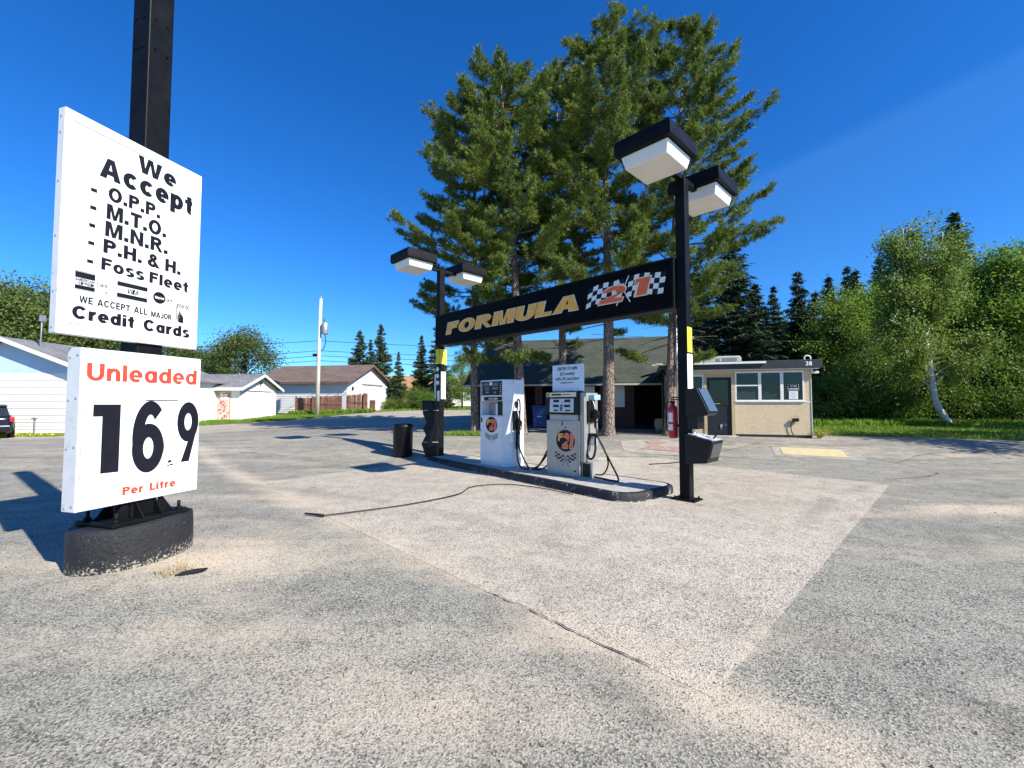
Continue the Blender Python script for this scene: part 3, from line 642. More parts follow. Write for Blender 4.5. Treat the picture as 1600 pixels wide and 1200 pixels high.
# ------------------------------------------------------------------ pump island, gantry sign, pumps  (axis frame: x towards the near post)
AX = math.atan2(-.715, .699); O = Vector((2.9, 7.29, 0)); AXM = Matrix.Translation(O) @ Matrix.Rotation(AX, 4, 'Z')
def ax(x, y, z=0): return AXM @ Vector((x, y, z))
isl = thing('pump_island', 'long raised concrete pump island with chipped black kerb', 'pump island', O, AX)
outline = [(-6.95, -.50), (-.95, -.98)]
for k in range(7): a = -math.pi/2+k*math.pi/12; outline.append((-.85+.42*math.cos(a)+.0, -.55+.44*math.sin(a)))
outline += [(-.36, .18)]
for k in range(6): a = k*math.pi/10; outline.append((-.72+.36*math.cos(a), .20+.36*math.sin(a)))
outline += [(-6.95, .62)]
def inset(poly, d):
    c = Vector((sum(p[0] for p in poly)/len(poly), sum(p[1] for p in poly)/len(poly))); out = []
    for i, p in enumerate(poly):
        a = Vector(poly[i-1]); b = Vector(p); e = Vector(poly[(i+1) % len(poly)])
        n1 = Vector((-(b-a).y, (b-a).x)).normalized(); n2 = Vector((-(e-b).y, (e-b).x)).normalized(); m_ = (n1+n2).normalized()
        out.append(tuple(b+m_*d/max(.5, m_.dot(n1))))
    return out
mb = MB(); inn = inset(outline, .10)
rings = []
for pl, z in ((outline, -.02), (inset(outline, .005), .10), (inset(outline, .025), .138), (inset(outline, .06), .15), (inn, .150), (inn, .12)):
    rings.append([mb.bm.verts.new((x, y, z)) for x, y in pl])
for a, b in zip(rings, rings[1:]):
    for k in range(len(outline)):
        f = mb.bm.faces.new((a[k], a[(k+1) % len(outline)], b[(k+1) % len(outline)], b[k])); f.smooth = True
mb.build('kerb', KERBBLACK, isl)
MB().prism(inn, 'z', 0, .146).build('top_slab', CONC, isl)

gan = thing('sign_gantry', 'two black posts carrying a long black sign beam and four white lamps', 'sign gantry', O, AX)
FX = -7.17; FY = .07
for px, pyy in ((0, 0), (FX, FY)):
    p = MB().box(px-.085, px+.085, pyy-.085, pyy+.085, .012, 5.42, .008).build('post', BLACK, gan)
    mb = MB().box(px-.20, px+.20, pyy-.16, pyy+.16, .008, .03, .003)
    for sx in (-1, 1):
        for sy in (-1, 1): mb.cyl(px+sx*.15, pyy+sy*.115, .03, .065, .016, 6)
    mb.build('base_plate', BLACK, p)
    MB().box(px-.045, px+.045, pyy-.62, pyy+.62, 5.39, 5.47, .006).build('crossarm', BLACK, p)
    for s in (-1, 1):
        cy = pyy+s*.90
        hd = MB()
        hd.prism([(-.47, 5.30), (-.45, 5.19), (.45, 5.19), (.47, 5.30), (.46, 5.42), (.40, 5.455), (-.40, 5.455), (-.46, 5.42)], 'x', -.46, .46, Matrix.Translation((px, cy, .26)))
        for v in hd.bm.verts: 
            if v.co.z > 5.67: v.co.x = px+(v.co.x-px)*(.98 if v.co.z < 5.70 else .9)
        hd = hd.build('lamp_head', BLACK, p, bevel=.008)
        ln = MB(); zt, zb = 5.448, 5.25
        ln.box(-.385, .385, cy-.385, cy+.385, zb, zt, .02, Matrix.Translation((px, 0, 0)))
        for v in ln.bm.verts:
            k = .90 if v.co.z < 5.36 else 1.0
            v.co.x = px+(v.co.x-px)*k; v.co.y = cy+(v.co.y-cy)*k
        ln.build('diffuser', LENS, hd)
        if s > 0: MB().cyl(px-.1, cy, 5.71, 5.79, .035, 10, .02).build('photocell', LENS, hd)
beam = MB().box(FX+.09, -.09, -.15, .15, 3.20, 4.07, .01).build('sign_beam', BLACK, gan)
mb = MB().box(FX+.092, -.092, -.165, -.1503, 3.20, 3.232); mb.box(FX+.092, -.092, -.165, -.1503, 4.038, 4.07)
for x in (FX+.092, -.124): mb.box(x, x+.032, -.165, -.1503, 3.234, 4.036)
mb.build('beam_frame', BLACK, beam)
MB().box(FX+.126, -.126, -.156, -.1505, 3.235, 4.035).build('sign_face', BLACK_SIGN, beam)
BY = -.1565
L = MB(); text(L, 'FORMULA', -6.60, -1.965, 3.470, 3.805, BY, .003, .34, .30, 0, .25); L.build('lettering_outline', CREAM, beam)
L = MB(); text(L, 'FORMULA', -6.575, -1.985, 3.484, 3.791, BY-.0035, .002, .30, .30, 0, .55); L.build('lettering', GOLD, beam)
def flag(mb, x0, x1, z0, z1, y, nx, nz, wave, lean, depth=.003, mirror=False):
    """a waving chequered flag; materials 0 white 1 black"""
    def P(u, v):
        x = x0+(x1-x0)*u; z = z0+(z1-z0)*v+wave*math.sin(u*5.2)+(lean*(1-u) if mirror else lean*u)
        return (x+.10*(v-.5)*(x1-x0)*(1), z)
    for i in range(nx):
        for j in range(nz):
            q = [P(i/nx, j/nz), P((i+1)/nx, j/nz), P((i+1)/nx, (j+1)/nz), P(i/nx, (j+1)/nz)]
            mb.prism(q, 'y', y-depth, y, None, (i+j) % 2)
L = MB()
flag(L, -1.86, -1.06, 3.455, 3.83, BY, 7, 4, .03, .10); flag(L, -.96, -.25, 3.53, 3.90, BY, 7, 4, .025, -.02)
for a_, b_ in (((-1.20, 3.41), (-.935, 3.93)), ((-.915, 3.44), (-1.17, 3.90))):
    d = Vector((b_[0]-a_[0], b_[1]-a_[1])).normalized(); n_ = Vector((-d.y, d.x))*.010
    L.prism([(a_[0]+n_.x, a_[1]+n_.y), (a_[0]-n_.x, a_[1]-n_.y), (b_[0]-n_.x, b_[1]-n_.y), (b_[0]+n_.x, b_[1]+n_.y)], 'y', BY-.0045-(.0006 if a_[0] < -1 else 0), BY-.0032)
L.build('chequered_flags', [WHITE, BLACK_LETTER], beam)
L = MB(); text(L, '2', -1.625, -.935, 3.47, 3.80, BY-.005, .002, .36, .42); text(L, '1', -.905, -.475, 3.505, 3.845, BY-.005, .002, .36, .30); L.build('number_outline', CREAM, beam)
L = MB(); text(L, '2', -1.595, -.965, 3.49, 3.78, BY-.0075, .002, .30, .42); text(L, '1', -.875, -.505, 3.525, 3.825, BY-.0075, .002, .31, .30); L.build('number', ORANGE, beam)
# notices fixed on the posts
nt_ = MB().box(.0865, .0925, -.085, .095, 2.45, 2.87).build('yellow_notice', YELLOW, gan)
mb = MB().box(.0865, .0925, -.10, .10, 1.84, 2.42); mb.build('white_notice', PAPER, gan)
L = MB()
for k in range(14): L.box(.0926, .0932, -.08, .08-.03*(k % 3), 1.88+k*.036, 1.889+k*.036)
L.build('notice_lines', PRINT_GREY, gan)
MB().box(FX+.0865, FX+.0925, FY-.16, FY+.16, 2.72, 3.14).build('yellow_notice', YELLOW, gan)
MB().box(FX-.08, FX+.14, FY-.0965, FY-.0905, 2.72, 3.14).build('yellow_notice', YELLOW, gan)
L = MB()
for k in range(7): L.box(FX-.04, FX+.10, FY-.0975, FY-.0968, 2.77+k*.05, 2.79+k*.05)
L.build('notice_lines', PRINT_GREY, gan)
mb = MB()
for z in (2.57, 2.38, 2.18): mb.tube([(FX+.0, FY-.0865, z), (FX, FY-.0915, z)], .065, 18)
mb.build('round_sticker', WHITE, gan)
MB().box(FX-.02, FX+.08, FY-.0915, FY-.0868, 1.66, 1.95).build('white_sticker', WHITE, gan)
MB().box(FX+.0865, FX+.0925, FY-.03, FY+.13, 1.72, 2.5).build('white_notice', PAPER, gan)
MB().box(FX-.37, FX-.22, FY+.06, FY+.08, 1.75, 2.45).build('white_notice', PAPER, gan)
MB().box(FX-.22, FX-.085, FY+.06, FY+.075, 2.0, 2.05).build('notice_bracket', BLACK, gan)

def f21(parent, cx, cz, y, w):
    """round emblem with number and crossed flags under it, w = diameter"""
    L = MB(); e = []; e2 = []
    for k in range(28): a = 2*math.pi*k/28; e.append((cx+w*.5*math.cos(a), cz+w*.46*math.sin(a))); e2.append((cx+w*.46*math.cos(a), cz+w*.42*math.sin(a)))
    L.prism(e, 'y', y-.0015, y); d = L.build('emblem', BLACK_LETTER, parent)
    L = MB(); L2 = MB()
    for k in range(len(e)): L2.prism([e[k], e[(k+1) % len(e)], e2[(k+1) % len(e)], e2[k]], 'y', y-.003, y-.0016)
    L2.build('emblem_rim', plain('dark_red_vinyl', (.10, .015, .012), .5), d)
    text(L, '21', cx-w*.19, cx+w*.475, cz-w*.33, cz+w*.31, y-.0016, .0015, .33, .18, 0, .45); L.build('emblem_edge', CREAM, d)
    L = MB(); text(L, 'F', cx-w*.41, cx-w*.10, cz-w*.03, cz+w*.29, y-.0036, .0010, .30, .15)
    L.build('emblem_letter', GOLD, d)
    L = MB(); text(L, '21', cx-w*.175, cx+w*.46, cz-w*.315, cz+w*.295, y-.0036, .001, .28, .18, 0, .6); L.build('emblem_number', ORANGE, d)
    L = MB()
    for s in (-1, 1):
        for i in range(5):
            for j in range(4):
                def P(u, v): 
                    u_ = .10+u*.46; return (cx+s*w*(u_), cz-w*(.60+.30*v-.10*u+.04*math.sin(u*6)))
                if (i+j) % 2 == 0: L.prism([P(i/5, j/4), P((i+1)/5, j/4), P((i+1)/5, (j+1)/4), P(i/5, (j+1)/4)], 'y', y-.0012, y)
        a_ = Vector((cx+s*w*.12, cz-w*.58)); b_ = Vector((cx-s*w*.18, cz-w*1.08)); n_ = Vector(((b_-a_).y, -(b_-a_).x)).normalized()*.004
        L.prism([tuple(a_+n_), tuple(a_-n_), tuple(b_-n_), tuple(b_+n_)], 'y', y-.0028+.0012*s, y-.0013+.0012*s) if s < 0 else L.prism([tuple(a_+n_), tuple(a_-n_), tuple(b_-n_), tuple(b_+n_)], 'y', y-.0012-.0025, y-.0012-.0014)
    L.build('emblem_flags', BLACK_LETTER, d)

def nozzle(parent, M_):
    mb = MB()
    mb.tube(catmull([(0, 0, .12), (0, -.01, .02), (0, -.03, -.10), (0, -.06, -.24)], 5), [.034]*4+[.04]*6+[.028]*6, 8, M_)
    mb.box(-.028, .028, -.075, .05, -.06, .10, .012, M_)
    mb.tube(catmull([(0, -.02, .10), (0, -.10, .06), (0, -.11, -.08), (0, -.05, -.16)], 5), .011, 6, M_)
    mb.build('nozzle', RUBBER, parent)
    mb = MB().tube(catmull([(0, 0, .11), (0, .03, .20), (0, .07, .27), (0, .09, .33)], 5), .013, 8, M_); mb.build('spout', GALV, parent)

# white pump
P1 = ax(-4.43, -.06, .146); pw = thing('fuel_pump', 'white fuel pump with dark display and round emblem on its door', 'fuel pump', P1, AX)
fw = -.30
foot = [(-.44, fw), (.34, fw), (.47, fw+.17), (.47, .27), (-.44, .27)]
mb = MB().prism(foot, 'z', .07, 1.17); mb.prism([(x*.985, y*.98) for x, y in foot], 'z', 0, .07); cab = mb.build('cabinet', WHITE_MET, pw, bevel=.006)
# middle recess: back half cabinet and right cheek
mb = MB().prism([(-.44, .0), (.34, .0), (.345, fw), (.47, fw+.17), (.47, .27), (-.44, .27)], 'z', 1.172, 1.50); mb.prism([(-.44, fw), (-.41, fw), (-.41, -.002), (-.44, -.002)], 'z', 1.172, 1.50)
mb.build('middle_housing', WHITE_MET, pw)
mb = MB().prism(foot, 'z', 1.502, 2.0); mb.build('head', WHITE_MET, pw, bevel=.012)
MB().box(-.405, .335, -.03, -.004, 1.176, 1.46).build('recess_panel', GALV, pw)
MB().box(.16, .335, fw+.01, -.035, 1.176, 1.497).build('recess_block', PLASTIC_BLACK, pw); MB().box(.09, .155, fw+.02, -.035, 1.176, 1.44).build('recess_trim', WHITE_MET, pw)
ds = MB().box(-.40, .325, fw-.012, fw-.001, 1.64, 1.965, .004).build('display_panel', PLASTIC_BLACK, pw)
mb = MB()
for (x0, x1, z0, z1) in ((-.30, -.11, 1.865, 1.925), (.03, .20, 1.865, 1.925), (-.26, -.11, 1.755, 1.83), (.0, .19, 1.775, 1.83), (-.24, -.12, 1.69, 1.725), (.05, .13, 1.685, 1.72)): frame(mb, x0, x1, z0, z1, fw-.0125, .008); mb.box(x0+.02, x1-.03, fw-.0145, fw-.0125, (z0+z1)/2-.006, (z0+z1)/2+.006)
for k in range(6): mb.box(-.385, -.335, fw-.0145, fw-.0125, 1.67+k*.045, 1.69+k*.045); mb.box(.26, .31, fw-.0145, fw-.0125, 1.67+k*.045, 1.69+k*.045)
mb.build('display_marks', PRINT_GREY, ds); MB().box(-.09, .0, fw-.016, fw-.0125, 1.87, 1.95).build('display_label', WHITE, ds)
gp = MB().box(-.30, .325, fw-.008, fw-.001, 1.515, 1.605).build('grade_plate', PLASTIC_BLACK, pw)
L = MB(); text(L, 'UNLEADED', -.13, .18, 1.54, 1.58, fw-.0085, .002, .2); L.build('lettering', WHITE, gp)
MB().box(-.405, .325, fw-.006, fw-.001, .12, 1.14, .002).build('door', WHITE_MET, pw)
f21(pw, -.03, .955, fw-.0065, .40)
mb = MB().box(-.395, -.365, fw-.02, fw-.0065, 1.0, 1.11); mb.box(-.415, -.40, fw-.012, fw-.0062, .78, .8); mb.cyl(.41, .0, .0, .0, .01) if False else None
mb.build('latch', PLASTIC_BLACK, pw)
def boot(parent, x, y0, z, s):
    mb = MB().box(x, x+s*.05, y0-.11, y0+.11, z-.25, z+.18, .01) if s > 0 else MB().box(x-.05, x, y0-.11, y0+.11, z-.25, z+.18, .01)
    mb.build('nozzle_boot', PLASTIC_BLACK, parent)
boot(pw, .4705, -.0, 1.10, 1)
nozzle(pw, Matrix.Translation((.57, -.02, .98)) @ Matrix.Rotation(R(10), 4, 'Y') @ Matrix.Rotation(R(90), 4, 'Z'))
mb = MB().tube(catmull([(.48, .02, 1.42), (.54, .0, 1.55), (.66, -.06, 1.47), (.70, -.10, 1.20), (.66, -.10, .9), (.60, -.06, .70)], 8), .017, 8)
mb.tube(catmull([(.60, -.05, .72), (.66, -.10, .50), (.86, -.14, .22), (1.02, -.16, .04), (.92, -.16, .018), (.72, -.12, .05), (.56, -.05, .28), (.52, .02, .8), (.50, .04, 1.10), (.475, .04, 1.38)], 8), .017, 8)
mb.tube([(.48, .02, .40), (.52, .0, .9)], .03, 8)
mb.build('hose', RUBBER, pw); MB().box(.471, .50, -.03, .06, 1.36, 1.48, .006).build('hose_bracket', PLASTIC_BLACK, pw)
MB().prism([(.46, .55), (.505, .55), (.48, .95), (.47, .95)], 'y', -.14, -.136).build('hanging_tag', WHITE, pw)
boot(pw, -.4405, .0, 1.08, -1); nozzle(pw, Matrix.Translation((-.53, 0, .98)) @ Matrix.Rotation(R(-90), 4, 'Z'))
MB().tube(catmull([(-.45, .1, 1.40), (-.56, .06, 1.42), (-.66, .02, 1.1), (-.72, .0, .65), (-.60, .0, .35), (-.50, .0, .5), (-.53, .0, .74)], 8), .017, 8).build('hose', RUBBER, pw)

# stainless pump
P2 = ax(-2.40, .02, .146); ps = thing('fuel_pump', 'stainless steel fuel pump with black framed display under the contest board', 'fuel pump', P2, AX)
fw = -.26
mb = MB().box(-.46, .36, fw, .26, .0, 1.10, .006); mb.build('cabinet', STEEL, ps)
MB().box(-.40, .33, fw+.03, .23, 1.102, 1.22).build('neck', STEEL, ps)
mb = MB().box(.361, .58, fw+.10, .24, .0, .30, .005); mb.build('side_base', STEEL, ps); MB().box(.40, .56, fw+.085, fw+.0995, .02, .27).build('side_cover', PLASTIC_BLACK, ps)
MB().box(.361, .47, fw+.05, .25, .302, 1.66, .008).build('side_column', STEEL, ps)
MB().box(-.47, -.461, fw+.05, .25, .1, 1.08).build('side_panel', GALV, ps)
hd = MB().box(-.47, .36, fw-.02, .24, 1.222, 1.68, .01).build('head', PLASTIC_BLACK, ps)
MB().box(-.44, .33, fw-.027, fw-.021, 1.582, 1.672).build('name_strip', CREAM, hd)
L = MB().box(-.30, -.05, fw-.0295, fw-.0275, 1.61, 1.645); L.box(-.03, .20, fw-.0295, fw-.0275, 1.622, 1.634); L.build('strip_print', PLASTIC_BLACK, hd)
MB().box(-.425, -.35, fw-.0295, fw-.0275, 1.59, 1.665).build('strip_mark', plain('green_vinyl', (.12, .35, .06), .5), hd)
sc_ = MB(); sc_.prism([(fw-.0215, 1.545), (fw-.028, 1.545), (fw-.05, 1.27), (fw-.0215, 1.27)], 'x', -.34, .27); sc_.build('display_panel', plain('display_grey', (.56, .58, .62), .35, var=.05), hd)
mb = MB()
for (x, z, w_, hh) in ((-.24, 1.475, .14, .045), (.05, 1.475, .14, .045), (-.24, 1.375, .14, .045), (.05, 1.375, .14, .045), (-.22, 1.295, .10, .025), (.08, 1.295, .12, .025)):
    yy = fw-.028-(1.545-z)*.08-.004; mb.box(x, x+w_, yy-.006, yy+.004, z, z+hh)
for k in range(4):
    z = 1.30+k*.032; yy = fw-.028-(1.545-z)*.08-.004
    for j in range(2): mb.box(-.055+j*.028, -.033+j*.028, yy-.006, yy+.004, z, z+.022)
mb.build('display_windows', PLASTIC_BLACK, hd)
L = MB(); z = 1.535
for xx, zz in ((-.05, 1.485), (-.04, 1.43), (-.2, 1.535), (.08, 1.535)): yy = fw-.028-(1.545-zz)*.08-.002; L.box(xx, xx+.09, yy-.002, yy, zz-.012, zz-.004)
L.build('display_print', PRINT_GREY, hd)
MB().box(-.44, .335, fw-.005, fw-.0005, .06, 1.05, .0015).build('door', STEEL, ps)
mb = MB().box(-.05, -.03, fw-.012, fw-.0055, 1.0, 1.075); mb.tube([(.04, fw-.005, .97), (.04, fw-.014, .97)], .014, 8); mb.box(.25, .31, fw-.007, fw-.0053, .10, .13); mb.build('latch', PLASTIC_BLACK, ps)
f21(ps, .04, .70, fw-.0056, .48)
boot(ps, .471, -.02, 1.32, 1)
nozzle(ps, Matrix.Translation((.58, -.03, 1.22)) @ Matrix.Rotation(R(8), 4, 'Y') @ Matrix.Rotation(R(90), 4, 'Z'))
MB().box(.472, .66, -.10, .10, .80, .86, .012).build('hose_guide', PLASTIC_BLACK, ps)
MB().box(.50, .62, -.06, .0, .62, .76, .006).build('white_box', WHITE_MET, ps)
mb = MB().tube(catmull([(.60, -.03, 1.02), (.66, -.06, .9), (.72, -.08, .75), (1.0, -.12, .34), (1.18, -.14, .05), (1.05, -.14, .018), (.80, -.10, .02), (.55, -.05, .02)], 8), .017, 8)
mb.tube(catmull([(.62, -.04, .84), (.80, -.06, .62), (.92, -.08, .32), (.80, -.06, .10), (.60, -.02, .06)], 8), .015, 8)
mb.tube(catmull([(.50, -.06, .80), (.46, -.12, .55), (.52, -.14, .38), (.62, -.14, .40), (.66, -.12, .56), (.62, -.06, .80)], 8), .022, 8)
mb.build('hose', RUBBER, ps)
MB().box(.472, .60, -.05, .16, 1.52, 1.62, .01).build('hose_clamp', plain('pale_blue_plastic', (.3, .5, .6), .4), ps)
mb = MB().tube(catmull([(-.47, -.05, .72), (-.60, -.08, .45), (-.80, -.12, .12), (-.98, -.14, .02), (-.80, -.14, .018), (-.60, -.10, .12), (-.48, -.08, .40), (-.50, -.06, .62)], 8), .017, 8)
mb.tube(catmull([(-.47, -.02, .74), (-.66, -.02, .35), (-.94, -.04, .03), (-.99, -.02, .02)], 8), .017, 8)
mb.build('hose', RUBBER, ps)
boot(ps, -.461, 0, .9, -1)
# contest board
cb = thing('contest_board', 'white contest board coloured blue for skylight, standing on top of the stainless pump', 'notice board', ax(-2.40, .02, 1.826), AX)
MB().box(-.36, .44, -.185, -.16, .02, .56, .003).build('board', SKYLIT_WHITE, cb)
MB().box(-.20, -.16, -.158, -.14, .0, .45).build('stake', GALV, cb); MB().box(.20, .24, -.158, -.14, .0, .45).build('stake', GALV, cb)
L = MB(); text(L, 'ENTER TO WIN', -.22, .29, .450, .515, -.186, .002, .19, .2); text(L, '$25 weekly', -.16, .23, .345, .41, -.186, .002, .19, .2); text(L, 'with 25L purchase', -.28, .34, .245, .305, -.186, .002, .19, .2); text(L, 'SEE INSIDE FOR DETAILS', -.14, .19, .18, .205, -.186, .002, .2, .2)
L.build('lettering', BLACK_LETTER, cb)

# towel dispenser + washer bin on near post
sv = thing('towel_dispenser', 'black paper towel dispenser with slanted front, upper box on the near post', 'towel dispenser', ax(0, 0, 0), AX)
MB().prism([(.0875, 1.83), (.27, 1.845), (.46, 1.44), (.40, 1.40), (.0875, 1.40)], 'y', -.19, .19).build('housing', PLASTIC_BLACK, sv, bevel=.008)
d_ = Vector((.46-.27, 0, 1.44-1.845)).normalized(); nn_ = Vector((.405, 0, .19)).normalized()
MB().prism([(.285+.004*1, 1.83), (.291, 1.832), (.459, 1.474), (.4525, 1.471)], 'y', -.165, .165, Matrix.Translation((.004, 0, .001))).build('front_cover', plain('smoky_blue_plastic', (.06, .10, .15), .35, var=.1, spec=.3), sv)
MB().box(.0875, .25, -.13, .13, 1.18, 1.395).build('mounting_box', PLASTIC_BLACK, sv)
wb = thing('washer_bin', 'black windscreen washer bin with lit top and papers as a pale lid, lower box on the near post', 'washer bin', ax(0, 0, 0), AX)
MB().prism([(.0875, 1.10), (.52, 1.00), (.43, .66), (.0875, .62)], 'y', -.24, .22).build('tub', PLASTIC_BLACK, wb, bevel=.01)
MB().prism([(.12, 1.097), (.505, 1.008), (.508, 1.022), (.12, 1.112)], 'y', -.20, .18).build('lid', plain('lit_top_and_papers', (.5, .51, .53), .5, grime=(.1, .1, .1), gr=(.5, .6), gscale=11), wb)  # pale colour paints the lit bin top and its papers
MB().prism([(.4905, .98), (.497, .98), (.442, .76), (.4355, .76)], 'y', -.19, .17, Matrix.Translation((.022, 0, -.02))).build('front_panel', plain('dark_grey_plastic', (.05, .055, .065), .3), wb)
sq = thing('squeegee', 'black squeegee handle leaning out of the washer bin', 'squeegee', ax(.40, -.05, 1.01), AX)
MB().tube([(-.04, .0, -.1), (.20, .10, .24)], .013, 8).build('handle', RUBBER, sq); MB().box(-.012, .012, -.06, .06, -.02, .02, .004, Matrix.Translation((.205, .105, .25)) @ Matrix.Rotation(R(-30), 4, 'Y')).build('blade', RUBBER, sq)
pb = tag(MB().box(-.02, .02, -.02, .02, 0, .10, .008).build('small_bottle', PAPER), 'tiny white bottle standing on the washer bin lid', 'bottle'); pb.location = ax(.16, -.05, 1.10); pb.rotation_euler = (0, 0, AX)
fe = thing('fire_extinguisher', 'red fire extinguisher hung beside the near post', 'fire extinguisher', ax(-.24, .05, 1.0), AX)
MB().lathe([(.05, 0), (.078, .015), (.08, .04), (.08, .47), (.07, .53), (.035, .57), (.03, .60)], 20).build('cylinder', RED, fe)
mb = MB().box(-.03, .03, -.03, .03, .60, .64, .005); mb.box(-.02, .12, -.012, .012, .65, .67, .004); mb.box(-.02, .10, -.012, .012, .69, .71, .004); mb.tube([(-.02, 0, .63), (-.04, 0, .70), (.0, 0, .71)], .008, 6); mb.build('valve', BLACK, fe)
MB().tube(catmull([(-.03, 0, .62), (-.10, -.03, .60), (-.105, -.04, .35), (-.10, -.03, .12)], 6), .012, 8).build('hose', RUBBER, fe)
L = MB()
for a0, a1, z0, z1 in ((-2.3, -1.2, .28, .44), (-2.3, -1.2, .14, .24)):
    for k in range(6):
        a = a0+(a1-a0)*k/6; b = a0+(a1-a0)*(k+1)/6
        L.quad([(.0815*math.cos(t), .0815*math.sin(t), z) for t, z in ((a, z0), (b, z0), (b, z1), (a, z1))])
L.build('label', PAPER, fe); MB().box(.075, .155, -.03, .03, .2, .24).build('bracket', BLACK, fe)

# litter bin, wrapped squeegee stand
tb = thing('litter_bin', 'black round litter bin standing left of the far post', 'litter bin', (-3.08, 12.35, h(-3, 12.35)), 0)
mb = MB().lathe([(.25, 0), (.265, .02), (.275, .80), (.285, .82), (.285, .87), (.26, .885)], 24); mb.build('drum', PLASTIC_BLACK, tb)
MB().lathe([(.25, .886), (.25, .90), (.12, .92), (.05, .92)], 24).build('lid', BLACK, tb)
wr = thing('folded_tarpaulin', 'black folded plastic sheet with zigzag edge tied to the far post', 'plastic sheet', (-2.12, 12.22, h(-2.1, 12.2)), R(-8))
mb = MB(); zz = [(-.40, 1.58), (-.36, 1.20), (-.25, .96), (-.37, .80), (-.27, .62), (-.40, .38), (-.27, .0)]
rgt = [(.07, .0), (.05, .4), (.08, .8), (.05, 1.2), (.02, 1.58)]
mb.prism(zz+rgt, 'y', -.10, .05)
for z0, z1 in ((1.25, 1.56), (.8, 1.1), (.25, .6)): mb.prism([(-.2, z0), (-.05, z0+.05), (-.08, z1), (-.22, z1-.05)], 'y', -.15, -.099)
mb.build('sheet', PLASTIC_BLACK, wr, bevel=.02)
mb = MB()
for z in (.42, 1.30): mb.box(-.33, .10, -.112, -.1, z, z+.012)
mb.build('tie', PAPER, wr)

# cable on the pad
tag(MB().tube(catmull([(-2.66, 6.17, .03), (-2.45, 6.30, .025), (-1.6, 6.88, .025), (-.95, 7.6, .025), (-.75, 8.3, .025), (-.15, 8.55, .025), (.5, 8.2, .025), (1.05, 7.58, .03)], 12), .009, 8).build('air_hose', RUBBER), 'thin black air hose lying across the concrete pad', 'hose')
tag(MB().tube([(-2.95, 6.28, .03), (-2.64, 6.17, .03)], [.014, .02], 8).build('hose_fitting', RUBBER), 'short black pipe end lying at the tip of the air hose', 'pipe')
tag(MB().tube(catmull([(3.5, 11.2, h(3.5, 11.2)+.025), (4.4, 11.5, h(4.4, 11.5)+.025), (5.4, 12.4, h(5.4, 12.4)+.025), (5.6, 13.6, h(5.6, 13.6)+.025)], 8), .012, 8).build('cord', RUBBER), 'thin black cord lying on the asphalt near the office', 'cord')
deb = MB().prism([(-.12, -.02), (-.04, -.045), (.08, -.03), (.13, .01), (.03, .035), (-.07, .03)], 'z', 0, .018).build('rubber_scrap', RUBBER); deb.location = (-3.02, 4.17, .004); deb.rotation_euler = (R(8), R(-4), R(25)); tag(deb, 'flat black scrap of rubber on sand by the footing', 'scrap')

# fuel tank covers
def plate(name, poly, off, mat, label, cat):
    o = sheet(name, poly, off, mat, .5, None); return tag(o, label, cat)
struct(sheet('tank_pad', [(7.45, 12.35), (9.55, 11.75), (10.3, 13.1), (8.1, 13.75)], .007, PAVE))
plate('tank_cover', [(7.75, 12.5), (9.3, 12.1), (9.85, 13.1), (8.25, 13.5)], .016, YELPAINT, 'worn yellow tank cover plate set in pale concrete', 'tank cover')
struct(sheet('tank_pad', [(3.3, 12.9), (4.9, 12.3), (5.9, 13.6), (5.2, 15.0), (3.6, 14.6)], .007, PAVE))
plate('tank_cover', [(3.9, 13.3), (5.0, 12.75), (5.45, 13.3), (4.35, 13.9)], .016, REDPAINT, 'worn red square tank cover plate behind the pump island', 'tank cover')
cc = [(4.72+.34*math.cos(a*math.pi/8), 14.35+.34*math.sin(a*math.pi/8)) for a in range(16)]
plate('round_tank_cover', cc, .016, REDPAINT, 'small round red tank cover in front of the pines', 'tank cover')

